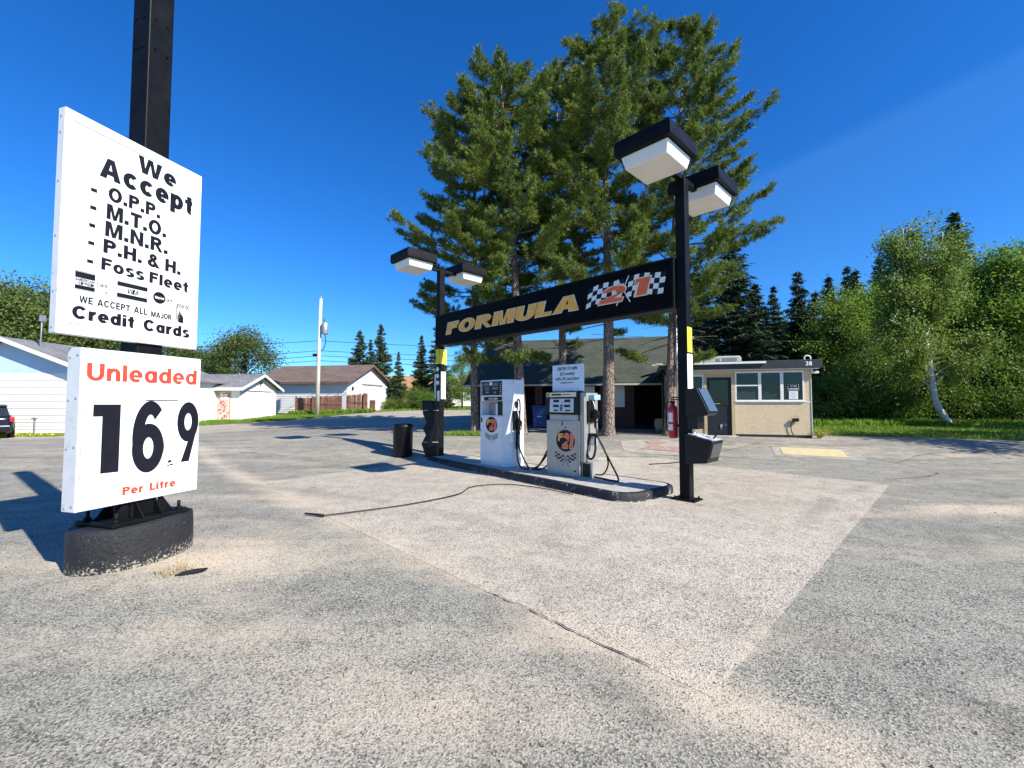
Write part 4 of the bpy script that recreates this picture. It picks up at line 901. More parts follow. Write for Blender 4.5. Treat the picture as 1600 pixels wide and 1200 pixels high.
# ------------------------------------------------------------------ buildings
def lap(mb, x0, x1, z0, z1, y, n, t=.026, mi=0, M=None, solid=.05):
    """horizontal lap boards on the plane y, facing -y"""
    st = (z1-z0)/n; pts = [(y+solid, z0)]
    for k in range(n): pts += [(y-t, z0+k*st), (y, z0+(k+1)*st)]
    pts.append((y+solid, z1)); mb.prism(pts, 'x', x0, x1, M, mi)
def roof_uv(axis): 
    return (lambda co: (co.y*1.0, co.z*1.6)) if axis == 'y' else (lambda co: (co.x, co.z*1.7))
def garage(name, label, loc, rz, L_, W, H, rise, walls, roofm, ov=.35, door=True, nlap=14, pale=None):
    """ridge along local x (0 at the gable, running to -L_); the gable faces +x; the long side wall is at y=0 facing -y"""
    t = thing(name, label, 'garage', loc, rz)
    mb = MB(); lap(mb, -L_, 0, .0, H, 0, nlap); mb.build('side_wall', walls, t)
    mb = MB().box(-L_, -.002, W-.05, W, 0, H); mb.build('rear_wall', walls, t)
    # gable wall: lap boards clipped by the roof slopes
    for side in (1, -1):
        mb = MB(); M_ = (Matrix.Translation((0, 0, 0)) @ Matrix.Rotation(R(90), 4, 'Z')) if side > 0 else (Matrix.Translation((-L_, W, 0)) @ Matrix.Rotation(R(-90), 4, 'Z'))
        lap(mb, .0505, W-.0505, 0, H+rise, 0, nlap+int(nlap*rise/H), M=M_)
        for a in (1, -1):
            co = Vector((0, 0 if a > 0 else W, H)); no = Vector((0, -rise*a, W/2)).normalized()
            g = bmesh.ops.bisect_plane(mb.bm, geom=mb.bm.verts[:]+mb.bm.edges[:]+mb.bm.faces[:], plane_co=co, plane_no=no, clear_outer=True)
            bmesh.ops.holes_fill(mb.bm, edges=[e for e in mb.bm.edges if e.is_boundary])
        mb.build('gable_wall', walls, t)
    sl = math.hypot(W/2, rise); rf = MB()
    k = rise/(W/2); e = ov
    rf.prism([(-e, H-k*e+.03), (W/2, H+rise+.03), (W/2, H+rise+.11), (-e, H-k*e+.11)], 'x', -L_-ov, ov)
    rf.prism([(W+e, H-k*e+.03), (W+e, H-k*e+.11), (W/2+.001, H+rise+.11), (W/2+.001, H+rise+.03)], 'x', -L_-ov, ov)
    rf.build('roof', roofm, t, uv=roof_uv('x'))
    mb = MB()
    mb.box(-L_-ov, ov, -e-.025, -e-.002, H-k*e-.10, H-k*e+.10)
    for s in (1, -1):
        y0 = -e if s > 0 else W+e
        mb.prism([(y0, H-k*e-.10), (y0, H-k*e+.09), (W/2+ (0 if s > 0 else .001), H+rise+.09), (W/2+(0 if s > 0 else .001), H+rise-.10)], 'x', ov+.002, ov+.03)
    mb.box(-L_-ov, ov, -e, -.014, H-k*e-.0, H-k*e+.022)
    return t, mb
W_TRIM = plain('white_trim', (.79, .78, .75), .5, var=.05)
B_TRIM = plain('brown_trim', (.16, .09, .075), .6, var=.1)
x0, y0 = -18.75, 30.0
t, trim = garage('garage', 'small white garage with grey roof and peeling red side door', (x0, y0, h(x0, y0)-.03), R(0), 7.0, 4.6, 2.32, .92, SIDING, SH_GREY, .4)
trim.build('trim', W_TRIM, t)
mb = MB()
for k in range(4): mb.prism([(.55, k*.51), (4.05, k*.51), (4.05, k*.51+.495), (.55, k*.51+.495)], 'x', .028, .045)
mb.box(.028, .06, .45, .548, 0, 2.1); mb.box(.028, .06, 4.052, 4.15, 0, 2.1); mb.box(.028, .06, .45, 4.15, 2.105, 2.2); mb.build('garage_door', W_TRIM, t)
MB().box(.046, .10, .8, 3.8, 2.06, 2.10).build('door_shade_bar', PRINT_GREY, t)
dr = MB().box(-1.50, -.62, -.05, -.014, .02, 2.05); dr.build('door_frame', TANWOOD, t)
dp = MB().box(-1.42, -.70, -.075, -.052, .04, 1.97).build('side_door', plain('peeling_red_paint', (.33, .07, .05), .7, grime=(.60, .55, .48), gr=(.44, .54), gscale=8), t)
mb = MB()
for x in (-1.28, -1.02):
    for z in (1.42, 1.65): mb.box(x, x+.2, -.085, -.076, z, z+.18)
mb.build('door_pane', WHITE, dp)
mb = MB().tube([(.03, 2.3, 2.86), (.12, 2.3, 2.86), (.14, 2.3, 2.74)], .03, 8); mb.lathe([(.05, 2.60), (.09, 2.66), (.04, 2.76)], 12, Matrix.Translation((.14, 2.3, 0))); mb.build('lamp', BLACK, t)
x0, y0 = -14.4, 38.0
t, trim = garage('garage', 'large pale garage with brown shingle roof behind the brown fence', (x0, y0, h(x0, y0)-.03), R(-11), 9.0, 7.6, 2.85, 1.62, GREYSIDING, SH_BROWN, .45, nlap=17)
trim.build('trim', B_TRIM, t)
mb = MB()
for k in range(5): mb.prism([(2.2, k*.5), (6.9, k*.5), (6.9, k*.5+.485), (2.2, k*.5+.485)], 'x', .028, .045)
mb.build('garage_door', SIDING, t); MB().box(.03, .12, 2.4, 6.3, 2.62, 2.70).build('door_head_trim', PRINT_GREY, t)
MB().box(.03, .10, .7, .9, 2.05, 2.35).build('lamp', BLACK, t)

# white house at the far left
hx, hy = -24.0, 20.6
t = thing('house', 'white sided house with pale blue gable at left edge', 'house', (hx, hy, h(-22, 20.6)-.06), R(2))
W2 = 4.0; H2, RI = 2.95, 1.55
mb = MB(); lap(mb, -W2, W2, .12, H2, 0, 17); mb.box(-W2, W2, .01, .05, -.15, .118); mb.box(-W2, -W2+.05, .051, 10, -.1, H2); mb.box(W2-.05, W2, .051, 10, -.1, H2); mb.box(-W2, W2, 9.9, 10-.001, -.1, H2)
mb.build('wall', SIDING, t)
mb = MB().prism([(-W2, H2+.002), (W2, H2+.002), (0, H2+RI)], 'y', .0, .05); mb.build('gable_panel', PALEBLUE, t)
k = RI/W2; e = .35
rf = MB()
rf.prism([(-W2-e, H2-k*e+.05), (0, H2+RI+.05), (0, H2+RI+.16), (-W2-e, H2-k*e+.16)], 'y', -.45, 10.3); rf.prism([(W2+e, H2-k*e+.05), (W2+e, H2-k*e+.16), (.001, H2+RI+.16), (.001, H2+RI+.05)], 'y', -.45, 10.3)
rf.build('roof', SH_GREY, t, uv=roof_uv('y'))
mb = MB()
for s in (1, -1): mb.prism([(s*(W2+e), H2-k*e-.02), (s*(W2+e), H2-k*e+.17), (s*.001, H2+RI+.17), (s*.001, H2+RI-.02)], 'y', -.48, -.452)
mb.build('rake_board', W_TRIM, t)
mb = MB().tube(catmull([(1.0, .6, H2+RI-.5), (1.0, .5, H2+RI-.2), (1.12, .4, H2+RI+.4), (1.12, .4, H2+RI+1.15)], 5), .03, 8); mb.box(1.05, 1.25, .34, .46, H2+RI+1.0, H2+RI+1.3); mb.build('roof_mast', GALV, t)
mb = MB().box(-.03, .03, -.03, .03, 0, .75); mb.box(-.10, .10, -.05, .05, .75, .84); o = mb.build('mailbox_post', GALV); o.location = (-21.55, 19.7, h(-21.5, 19.7)-.01); tag(o, 'small grey mailbox post before the white house', 'mailbox post')  # short mailbox post with a small cap

# main building behind the pines
MBX, MBY = -1.75, 22.0; mz = h(2, 21.5)-.02; MBA = R(-12)
t = thing('main_building', 'dark building with shade-darkened green roof and open bays behind the pines', 'building', (MBX, MBY, mz), MBA)
BL = 10.4; EH = 2.4
mb = MB()
def bat(x0, x1, z0=0, z1=EH):
    mb.box(x0, x1, 0, .08, z0, z1)
    x = x0+.02
    while x < x1-.06: mb.box(x, x+.045, -.025, -.0005, z0, z1); x += .155
segs = [(0, .5), (2.95, 3.3), (5.35, 5.75), (6.05, 7.65), (8.9, 9.0), (9.25, BL)]
for a, b in segs: bat(a, b)
mb.box(.5, 2.95, .0, .08, 2.12, EH); mb.box(3.3, 5.35, .0, .08, 2.12, EH); mb.box(5.75, 6.05, 0, .08, 2.12, EH); mb.box(7.65, 8.9, 0, .08, 2.12, EH); mb.box(9.0, 9.25, 0, .08, 0, EH)
mb.build('wall', REDSIDING, t)
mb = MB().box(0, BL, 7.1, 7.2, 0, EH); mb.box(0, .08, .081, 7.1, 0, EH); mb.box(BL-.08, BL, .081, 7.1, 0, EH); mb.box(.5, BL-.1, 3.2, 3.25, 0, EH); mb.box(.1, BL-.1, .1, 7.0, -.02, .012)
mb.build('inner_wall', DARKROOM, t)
rise = 2.2; ov = .8; k = rise/3.6
rf = MB()
rf.prism([(-ov, EH-k*ov+.12), (3.6, EH+rise+.12), (3.6, EH+rise+.24), (-ov, EH-k*ov+.24)], 'x', -.45, BL+.3); rf.prism([(7.2+ov, EH-k*ov+.12), (7.2+ov, EH-k*ov+.24), (3.601, EH+rise+.24), (3.601, EH+rise+.12)], 'x', -.45, BL+.3)
rf.build('roof', SH_GREEN, t, uv=roof_uv('x'))
mb = MB()
for xx in (.0, BL-.08): mb.prism([(.0, EH), (7.2, EH), (3.6, EH+rise)], 'x', xx, xx+.08)
mb.build('gable_wall', REDSIDING, t)
MB().box(-.45, BL+.3, -ov-.10, -ov-.004, EH-k*ov+.10, EH-k*ov+.18, .01).build('gutter', plain('weathered_gutter', (.46, .45, .42), .6), t)
mb = MB()
for xx in (8.85, 10.1): mb.box(xx, xx+.12, -.35, -.23, .0, EH-.1)
mb.build('porch_post', TANWOOD, t)
struct(sheet('walkway', [(-1.6, 20.4), (6.8, 18.6), (7.4, 20.4), (-1.5, 22.3)], .006, PAVE))
mbw = lambda x, y, z: Matrix.Translation((MBX, MBY, mz)) @ Matrix.Rotation(MBA, 4, 'Z') @ Vector((x, y, z))
o = MB().box(-.46, .46, -.03, .0, 0, 1.0, .004).build('white_board', WHITE); o.location = mbw(6.75, -.04, 1.02); o.rotation_euler = (0, 0, MBA); tag(o, 'blank white board hung on the dark red wall', 'board')
o = MB().box(-.28, .28, -.03, .0, 0, .95, .004).build('white_board', WHITE); o.location = mbw(5.55, -.04, 1.05); o.rotation_euler = (0, 0, MBA); tag(o, 'narrow white board on the wall, left of the wider one', 'board')
bb = thing('recycling_bin', 'blue plastic recycling bin in the shade of the dark building', 'recycling bin', (1.35, 20.8, h(1.35, 20.8)+.006), R(-10))
mb = MB().box(-.34, .34, -.36, .36, .06, 1.0, .02)
for v in mb.bm.verts: 
    if v.co.z < .5: v.co.x *= .86; v.co.y *= .86
mb.build('tub', BLUEPL, bb); MB().box(-.37, .37, -.40, .39, 1.002, 1.07, .015).build('lid', BLUEPL, bb)
mb = MB()
for s in (-1, 1): mb.tube([(s*.22, .34, .10), (s*.30, .34, .10)], .10, 14)
mb.build('wheel', RUBBER, bb); MB().box(-.1, .12, -.372, -.3615, .55, .58).build('mark', WHITE, bb)
pk = thing('dark_planter', 'small weathered barrel planter standing right of the pines', 'planter', (6.35, 18.6, h(6.3, 18.6)), 0)
MB().lathe([(.2, 0), (.27, .2), (.28, .4), (.24, .55), (.2, .56)], 16).build('barrel', TANWOOD, pk)

# office
OX, OY = 10.58, 15.4; oz = h(OX, OY)-.01; OA = math.atan2(-.28, .96)
t = thing('office', 'small tan stucco kiosk office with flat black roof and three front windows', 'office', (OX, OY, oz), OA)
WL = -4.75; D = 3.1; WT = .14
mb = MB()
mb.box(-2.44, 0, 0, WT, .10, 1.28); mb.box(-.215, 0, 0, WT, 1.28, 2.44); mb.box(-2.44, -.217, 0, WT, 2.40, 2.44)
mb.box(-WT, 0, WT+.001, D, .0, 2.44); mb.box(WL, -3.98, 0, WT, 0, 2.44); mb.box(-3.38, -2.442, .0, WT, 2.30, 2.44); mb.box(-3.98, -3.382, 0, WT, 2.30, 2.44); mb.box(-3.98, -3.50, .0, WT, 0, 1.0)
mb.box(WL, WL+WT, WT+.001, D, 0, 2.44)
mb.build('wall', STUCCO, t)
mb = MB().box(-.0, .018, -.02, .03, .05, 2.42); mb.box(-2.45, .0, -.012, -.001, 1.262, 1.29); mb.build('corner_trim', WHITEFRAME, t)
mb = MB().box(-2.43, -.002, .02, WT-.02, -.05, .098); mb.build('plinth', TARROOF, t)
mb = MB().box(WL+.15, -.15, D-.1, D, 0, 2.4); mb.box(WL+.15, -.15, WT+.01, D-.11, .0, .02); mb.build('inner_wall', DARKROOM, t)
# windows
splits = [-2.44, -1.625, -.915, -.215]
fr_w = .055
for i in range(3):
    a, b = splits[i], splits[i+1]; z0, z1 = 1.295, 2.40
    w_ = MB(); w_.box(a+.002, a+fr_w, -.03, .06, z0, z1); w_.box(b-fr_w+.01, b-.002, -.03, .06, z0, z1); w_.box(a+fr_w+.001, b-fr_w+.009, -.028, .06, z0, z0+.06); w_.box(a+fr_w+.001, b-fr_w+.009, -.028, .06, z1-.06, z1)
    if i == 0: w_.box(a+fr_w+.001, b-fr_w+.009, -.022, .05, 1.86, 1.91)
    wo_ = w_.build('window', WHITEFRAME, t)
    MB().box(a+fr_w+.001, b-fr_w+.009, .015, .02, z0+.061, z1-.061).build('pane', GLASS, wo_)
MB().box(-2.46, -.20, -.05, -.013, 1.285, 1.31).build('window_sill', WHITEFRAME, t)
w_ = MB().box(-3.975, -3.93, -.02, .06, 1.0, 2.298); w_.box(-3.55, -3.505, -.02, .06, 1.0, 2.298); w_.box(-3.93, -3.55, -.02, .06, 2.24, 2.298); w_.box(-3.93, -3.55, -.02, .06, 1.0, 1.05)
wo_ = w_.build('window', WHITEFRAME, t); MB().box(-3.929, -3.551, .015, .02, 1.051, 2.239).build('pane', GLASS, wo_)
# things behind the glass
mb = MB().box(-2.32, -1.72, .15, .5, 1.0, 1.66); o = mb.build('counter_box', PAPER, t)
mb = MB().box(-1.50, -1.02, .15, .4, 1.0, 1.58); mb.box(-1.45, -1.25, .22, .29, 1.2, 1.66); o = mb.build('counter_papers', plain('off_white_clutter', (.5, .47, .42), .8, var=.4, scale=18), t)
MB().box(-.86, -.72, .2, .5, 1.0, 1.8).build('wooden_rack', TANWOOD, t)
hs = MB().box(-.72, -.36, .009, .0145, 1.68, 1.92).build('hours_sign', BLACK_SIGN, t); L = MB(); text(L, 'STORE', -.64, -.43, 1.82, 1.875, .0088, .001, .2); text(L, 'HOURS', -.67, -.41, 1.72, 1.775, .0088, .001, .2); frame(L, -.71, -.37, 1.69, 1.91, .0088, .008); L.build('lettering', WHITE, hs)
MB().box(-.68, -.40, .010, .0145, 1.38, 1.665).build('hours_sheet', PAPER, t)
L = MB()
for k in range(7): L.box(-.65, -.46+.02*(k % 2),   .0085, .0098, 1.40+k*.036, 1.412+k*.036)
L.build('sheet_print', PRINT_GREY, t)
# door
mb = MB().box(-3.50, -3.40, -.03, WT, .0, 2.298); mb.box(-2.56, -2.444, -.03, WT, 0, 2.298); mb.box(-3.40, -2.56, -.03, WT, 2.20, 2.298); mb.build('door_frame', TANWOOD, t)
DOORM = plain('dark_door_paint', (.014, .017, .022), .5, var=.2, spec=.3)
d_ = MB().box(-3.395, -3.30, .03, .07, .06, 2.195); d_.box(-2.66, -2.565, .03, .07, .06, 2.195); d_.box(-3.30, -2.66, .03, .07, 2.10, 2.195); d_.box(-3.30, -2.66, .03, .07, .06, 1.02); d_.box(-3.30, -2.66, .03, .07, 1.02, 1.13)
d_ = d_.build('door', DOORM, t); MB().box(-3.299, -2.661, .045, .05, 1.131, 2.099).build('pane', GLASS, d_)
mb = MB().box(-3.38, -3.31, .005, .029, .98, 1.16, .004); mb.box(-3.30, -2.95, .0, .02, 1.20, 1.225); mb.build('handle', GALV, d_)
mb = MB().box(-2.95, -2.86, .005, .028, .3, .45); mb.box(-3.1, -2.9, .04, .046, .5, .8) if False else None; mb.build('door_notice', PRINT_GREY, d_)
MB().box(-3.6, -2.40, -.6, -.031, -.08, .045, .01).build('door_step', CONC, t)
# roof slab, fascia
mb = MB().box(WL-.3, .28, -.28, D+.2, 2.47, 2.76, .01); mb.build('roof', TARROOF, t)
mb = MB().box(WL-.1, .2, -.24, -.02, 2.445, 2.468); mb.build('soffit', WHITEFRAME, t)
MB().box(WL-.6, -1.48, -.36, -.285, 2.66, 2.735, .008).build('gutter', WHITEFRAME, t)
L = MB(); text(L, '38', -.24, -.03, 2.555, 2.695, -.2805, .006, .24, .05); L.build('house_number', WHITE, t)
rg = MB(); pts = [(.0+.10*math.cos(a*math.pi/10), -.15, 2.82+.09*math.sin(a*math.pi/10)) for a in range(-2, 13)]; rg.tube(pts, .026, 8); rg.build('roof_ring', WHITEFRAME, t).location = (-.13, 0, .0)
mb = MB().box(.0, .22, -.14, -.02, 2.28, 2.36, .01); mb.box(-.0, .04, -.10, -.06, 2.36, 2.44); mb.build('security_camera', WHITEFRAME, t)
mb = MB().box(-.62, -.42, -.10, -.03, .58, .70, .01, Matrix.Rotation(R(0), 4, 'X')); mb.tube(catmull([(-.60, -.05, .6), (-.66, -.05, .45), (-.64, -.04, .2), (-.5, -.05, .02), (-.3, -.08, .0), (-.05, -.1, .02)], 6), .014, 6); mb.build('wall_lamp', PLASTIC_BLACK, t)
ac = thing('roof_air_conditioner', 'beige low air conditioner unit sitting on the office roof', 'air conditioner', Matrix.Translation((OX, OY, oz)) @ Matrix.Rotation(OA, 4, 'Z') @ Vector((-2.70, 1.1, 2.76)), OA)
MB().prism([(-.95, 0), (.65, 0), (.65, .22), (.58, .30), (-.15, .30), (-.55, .24), (-.9, .07)], 'y', -.4, .4).build('shell', AC_BEIGE, ac, bevel=.02)
mb = MB()
for k in range(4): mb.box(-.02, .5, -.412, -.40, .10+k*.04, .115+k*.04)
for k in range(3): mb.box(-.25, -.1, -.412, -.40, .10+k*.05, .12+k*.05)
mb.build('vent_slots', PRINT_GREY, ac)
def on_office(x, y, z): return Matrix.Translation((OX, OY, oz)) @ Matrix.Rotation(OA, 4, 'Z') @ Vector((x, y, z))
vp = thing('vent_pipes', 'pair of tall grey vent pipes rising behind the near post', 'vent pipes', on_office(-4.45, -.45, 0), OA)
MB().cyl(-.02, 0, 0, 5.0, .035, 10).build('pipe', GALV, vp); MB().cyl(.11, .03, 0, 4.6, .035, 10).build('pipe', GALV, vp); MB().box(-.08, .18, .0, .06, 2.3, 2.36).build('strap', GALV, vp)
lp = thing('roof_lamp', 'thin black pole with small flat white lamp by the office roof', 'lamp', on_office(-4.12, -.4, 0), OA)
MB().cyl(0, 0, 0, 3.62, .028, 8).build('pole', BLACK, lp); MB().box(-.05, .26, -.08, .08, 3.62, 3.70, .015).build('lamp_head', WHITEFRAME, lp)
rp = thing('rain_pipe', 'dark rain pipe standing at the left end of the office', 'rain pipe', on_office(-4.95, -.3, 0), OA)
MB().cyl(0, 0, 0, 2.5, .04, 8).build('pipe', BLACK, rp)
mb = MB().tube([(0, 0, 2.45), (-.8, .15, 2.25)], .04, 8); mb.build('elbow', BLACK, rp)

# fence
fx0, fx1, fyy = -17.3, -12.2, 36.2
fn = thing('board_fence', 'weathered brown board fence in front of the brown roofed garage', 'fence', (0, 0, 0))
rnd = random.Random(8)
for seg, (a, b) in enumerate(((-17.9, -14.2), (-13.75, -12.05))):
    mb = MB(); x = a
    while x < b:
        z = h(x, fyy); top = 1.45+(x+17)*.035+rnd.uniform(-.05, .05); dx = rnd.uniform(-.02, .02)
        mb.prism([(x, z-.02), (x+.12, z-.02), (x+.12+dx, z+top-.05), (x+.06+dx, z+top), (x+dx, z+top-.05)], 'y', fyy+rnd.uniform(-.02, .0), fyy+.03); x += .135
    mb.build('boards', FENCEWOOD, fn)
    mb = MB(); mb.box(a, b, fyy-.06, fyy-.025, h(a, fyy)+.85, h(a, fyy)+.95); mb.build('rail', FENCEWOOD, fn)
    for px in ((a+1.4, a+.02) if seg == 0 else (a+.2, b-.2)): MB().box(px-.07, px+.07, fyy-.16, fyy-.062, h(px, fyy)-.05, h(px, fyy)+1.5).build('post', FENCEWOOD, fn)
o = MB().box(-11.95, -11.45, fyy+.3, fyy+.34, h(-12, fyy), h(-12, fyy)+1.05).build('gate_panel', FENCEWOOD, fn)

# utility pole with transformer, wires
ux, uy = -15.45, 34.6; uz = h(ux, uy)
up_ = thing('utility_pole', 'pale wooden utility pole with grey transformer above the fence', 'utility pole', (ux, uy, uz), 0)
MB().tube([(0, 0, 0), (.02, 0, 4.5), (.12, 0, 9.35)], [.165, .14, .11], 12).build('pole', POLEWOOD, up_)
mb = MB().lathe([(.22, 6.45), (.25, 6.5), (.25, 7.3), (.20, 7.38), (.08, 7.42)], 16, Matrix.Translation((.52, -.1, 0))); mb.box(.12, .30, -.06, .0, 6.7, 6.8); mb.box(.12, .30, -.06, .0, 7.1, 7.2); tr_ = mb.build('transformer', GALV, up_)
MB().cyl(.45, -.1, 7.42, 7.75, .04, 8).build('bushing', BARK_D, tr_)
MB().tube(catmull([(.52, -.1, 6.45), (.6, -.1, 5.9), (.45, -.1, 5.3), (.15, 0, 5.1)], 6), .03, 6).build('drop_wire', RUBBER, up_)
mb = MB().box(-.42, .0, -.1, .08, 4.68, 4.90); mb.build('cable_box', PLASTIC_BLACK, up_)
mb = MB().cyl(.13, 0, 9.35, 9.55, .04, 8); mb.build('top_insulator', GALV, up_)
def wire(a, b, sag, label, r=.016):
    a, b = Vector(a), Vector(b); pts = []
    for k in range(25): tt = k/24; p = a.lerp(b, tt); p.z -= sag*4*tt*(1-tt); pts.append(p)
    tag(MB().tube(pts, r, 5).build('overhead_wire', RUBBER), label, 'wire', 'overhead wires on the utility pole')
for z, zl, zr, nm in ((5.95, 6.3, 7.0, 'highest'), (5.15, 4.9, 6.1, 'second highest'), (4.75, 4.3, 5.6, 'third highest'), (4.35, 4.4, 5.0, 'lowest')):
    wire((ux+.05, uy, uz+z), (-60, 36, zl+1.0), .9, nm+' overhead wire running left from the utility pole', .02); wire((ux+.05, uy, uz+z), (25, 52, zr+2.3), .8, nm+' overhead wire running right from the utility pole', .02)
for (z0, z1, nm) in ((7.4, 8.3, 'upper'), (5.9, 6.6, 'lower')):
    wire((5, 27, z0), (45, 30, z1), .6, nm+' overhead wire crossing in front of the right-hand woods', .012)

# dark car at left edge
ca = thing('parked_car', 'dark blue hatchback parked before the white house at left edge', 'car', (-21.55, 17.75, h(-21.5, 17.7)), math.atan2(.66, -.75))
# local +x is forward, rear bumper at x = 0
st = [(0.0, .70, .40, .78, .80), (.06, .80, .32, .86, .94), (.25, .86, .24, .90, 1.00), (1.0, .88, .20, .90, .99), (2.6, .88, .20, .86, .95), (3.6, .86, .20, .72, .82), (4.1, .78, .26, .60, .68), (4.28, .62, .34, .52, .56)]
mb = MB(); rings = []
for x, w_, zb, zm, zt in st:
    rings.append([mb.bm.verts.new((x, y, z)) for y, z in ((-w_*.9, zb), (-w_, zb+.12), (-w_, zm-.1), (-w_*.95, zm), (-w_*.86, zt), (w_*.86, zt), (w_*.95, zm), (w_, zm-.1), (w_, zb+.12), (w_*.9, zb))])
for a, b in zip(rings, rings[1:]):
    for k in range(10): mb.bm.faces.new((a[k], b[k], b[(k+1) % 10], a[(k+1) % 10])).smooth = True
mb.bm.faces.new(rings[0]); mb.bm.faces.new(rings[-1][::-1]); mb.build('body', CARPAINT, ca)
def cabin(name, sts, mat):
    mb = MB(); rg = [[mb.bm.verts.new((x, y, z)) for y, z in ((-w0, z0), (-w1, z1), (w1, z1), (w0, z0))] for x, w0, z0, w1, z1 in sts]
    for a, b in zip(rg, rg[1:]):
        for k in range(4): mb.bm.faces.new((a[k], b[k], b[(k+1) % 4], a[(k+1) % 4]))
    mb.bm.faces.new(rg[0]); mb.bm.faces.new(rg[-1][::-1]); return mb.build(name, mat, ca)
cabin('windows', [(.10, .73, .95, .70, .97), (.42, .74, .95, .62, 1.38), (2.1, .75, .95, .62, 1.40), (2.95, .74, .92, .70, .94)], CARGLASS)
cabin('roof', [(.30, .66, 1.34, .60, 1.405), (.9, .66, 1.38, .60, 1.455), (2.0, .66, 1.38, .60, 1.45), (2.3, .64, 1.30, .60, 1.36)], CARPAINT)
for s in (1, -1):
    MB().box(-.02, .22, s*.80-.07, s*.80+.07, .70, .93, .03).build('tail_lamp', TAIL, ca)
    for xx in (.75, 3.35):
        wh = MB().tube([(xx, s*.68, .31), (xx, s*.89, .31)], .31, 22).build('wheel', RUBBER, ca); MB().tube([(xx, s*.885, .31), (xx, s*.90, .31)], .19, 16).build('rim', GALV, wh)
MB().box(-.10, .05, -.78, .78, .36, .56, .04).build('rear_bumper', CARPAINT, ca); pl = MB().box(-.018, -.004, -.26, .26, .60, .74).build('number_plate', PAPER, ca)

# ------------------------------------------------------------------ vegetation
def card_mesh(name, C, U, V, mat, parent=None, extra=None):
    C = np.asarray(C, np.float32); U = np.asarray(U, np.float32); V = np.asarray(V, np.float32); n = len(C)
    co = np.empty((n, 4, 3), np.float32); co[:, 0] = C-U; co[:, 1] = C+V; co[:, 2] = C+U; co[:, 3] = C-V
    me = bpy.data.meshes.new(name); me.vertices.add(n*4); me.vertices.foreach_set('co', co.ravel())
    me.loops.add(n*4); me.loops.foreach_set('vertex_index', np.arange(n*4, dtype=np.int32))
    me.polygons.add(n); me.polygons.foreach_set('loop_start', np.arange(0, n*4, 4, dtype=np.int32)); me.polygons.foreach_set('loop_total', np.full(n, 4, np.int32))
    me.update(calc_edges=True); me.validate(); me.materials.append(mat)
    o = bpy.data.objects.new(name, me); COL.objects.link(o); o.parent = parent; return o
def unit(a): return a/np.maximum(1e-6, np.linalg.norm(a, axis=-1, keepdims=True))
def perp(D, rng): return unit(np.cross(D, rng.normal(size=D.shape)))

def pine(loc, H, cb, Rr, seed, label, r0=.2, lean=(0, 0), reach=None, dens=1.0, dead=4, low=3):
    rng = np.random.default_rng(seed); t = thing('pine_tree', label, 'tree', (loc[0], loc[1], h(*loc)-.05), 0, 'tall pines behind the pumps')
    def axis_(z):
        k = z/H; return np.array([lean[0]*k+.12*math.sin(k*5+seed)*k, lean[1]*k+.10*math.cos(k*4+seed)*k, z])
    mb = MB(); zs = [0, .12, .4]+list(np.linspace(1.2, H-.3, 16))
    mb.tube([axis_(z) for z in zs], [r0*1.35, r0*1.15]+[r0*(1-.86*(z/H)**1.15) for z in zs[2:]], 12)
    tips = []; dirs = []
    def branch(z, az, L, rise, bare=False):
        p0 = axis_(z); d = np.array([math.cos(az), math.sin(az), 0.]); side = np.array([-d[1], d[0], 0])
        pts = []; n = 7; wob = rng.normal(0, .06, 2)
        for i in range(n+1):
            s = i/n; pts.append(p0+d*L*s+side*L*wob[0]*s*s+np.array([0, 0, L*(rise*s+.30*s*s*(1 if not bare else -.3))]))
        mb.tube(pts, [max(.008, .032*(L/3)*(1-.8*i/n)+.006) for i in range(n+1)], 5)
        if bare: return
        nt_ = int((9+L*6.8)*dens)
        for k in range(nt_):
            s = 1-rng.random()**1.3*.74; i = min(n-1, int(s*n)); f = s*n-i; p = pts[i]*(1-f)+pts[i+1]*f
            sg = rng.choice((-1, 1)); tl = (.18+.75*(1-s)+.25*rng.random())*min(1, L/2+.3)
            td = unit(d*(.75+.3*rng.random())+side*sg*(.25+.8*rng.random())*(1.15-s*.5)+np.array([0, 0, .25+.4*rng.random()]))
            q = p+td*tl
            m = 2+int(tl*4)
            for j in range(m):
                w = (j+1)/m; tips.append(p*(1-w)+q*w+rng.normal(0, .03, 3)); dirs.append(unit(td+np.array([0, 0, .35])+rng.normal(0, .25, 3)))
    zc = cb*H; z = zc
    while z < H-.25:
        tt = (z-zc)/(H-zc); prof = (min(1, .48+tt*1.9))*(1-tt**1.7)**.8+.06
        nb = rng.integers(4, 7)
        a0 = rng.random()*6.28
        for i in range(nb):
            az = a0+i*6.283/nb+rng.normal(0, .25); L = Rr*prof*rng.uniform(.5, 1.12)+.25
            if reach: L *= 1+reach[1]*max(0, math.cos(az-reach[0]))
            if rng.random() < .12: continue
            branch(z+rng.normal(0, .08), az, L, -.12+tt*.52+rng.normal(0, .09))
        z += (.50+.18*rng.random())*(1-.35*tt)
    for k in range(dead): branch(rng.uniform(.22*H, zc), rng.random()*6.28, rng.uniform(.6, 1.9), rng.uniform(-.2, .1), True)
    for k in range(low): branch(rng.uniform(.17*H, zc), rng.random()*6.28, rng.uniform(1.0, 2.2), rng.uniform(-.25, .0))
    tips.append(axis_(H)); dirs.append(np.array([0, 0, 1.]))
    mb.build('trunk', BARK, t)
    T_ = np.repeat(np.array(tips), 24, 0); D_ = np.repeat(np.array(dirs), 24, 0)
    D_ = unit(D_*.75+rng.normal(0, .55, T_.shape)); ln = rng.uniform(.12, .23, (len(T_), 1))
    card_mesh('crown', T_+D_*ln*.5, D_*ln*.5, perp(D_, rng)*.010, NEEDLE, t)
    return t
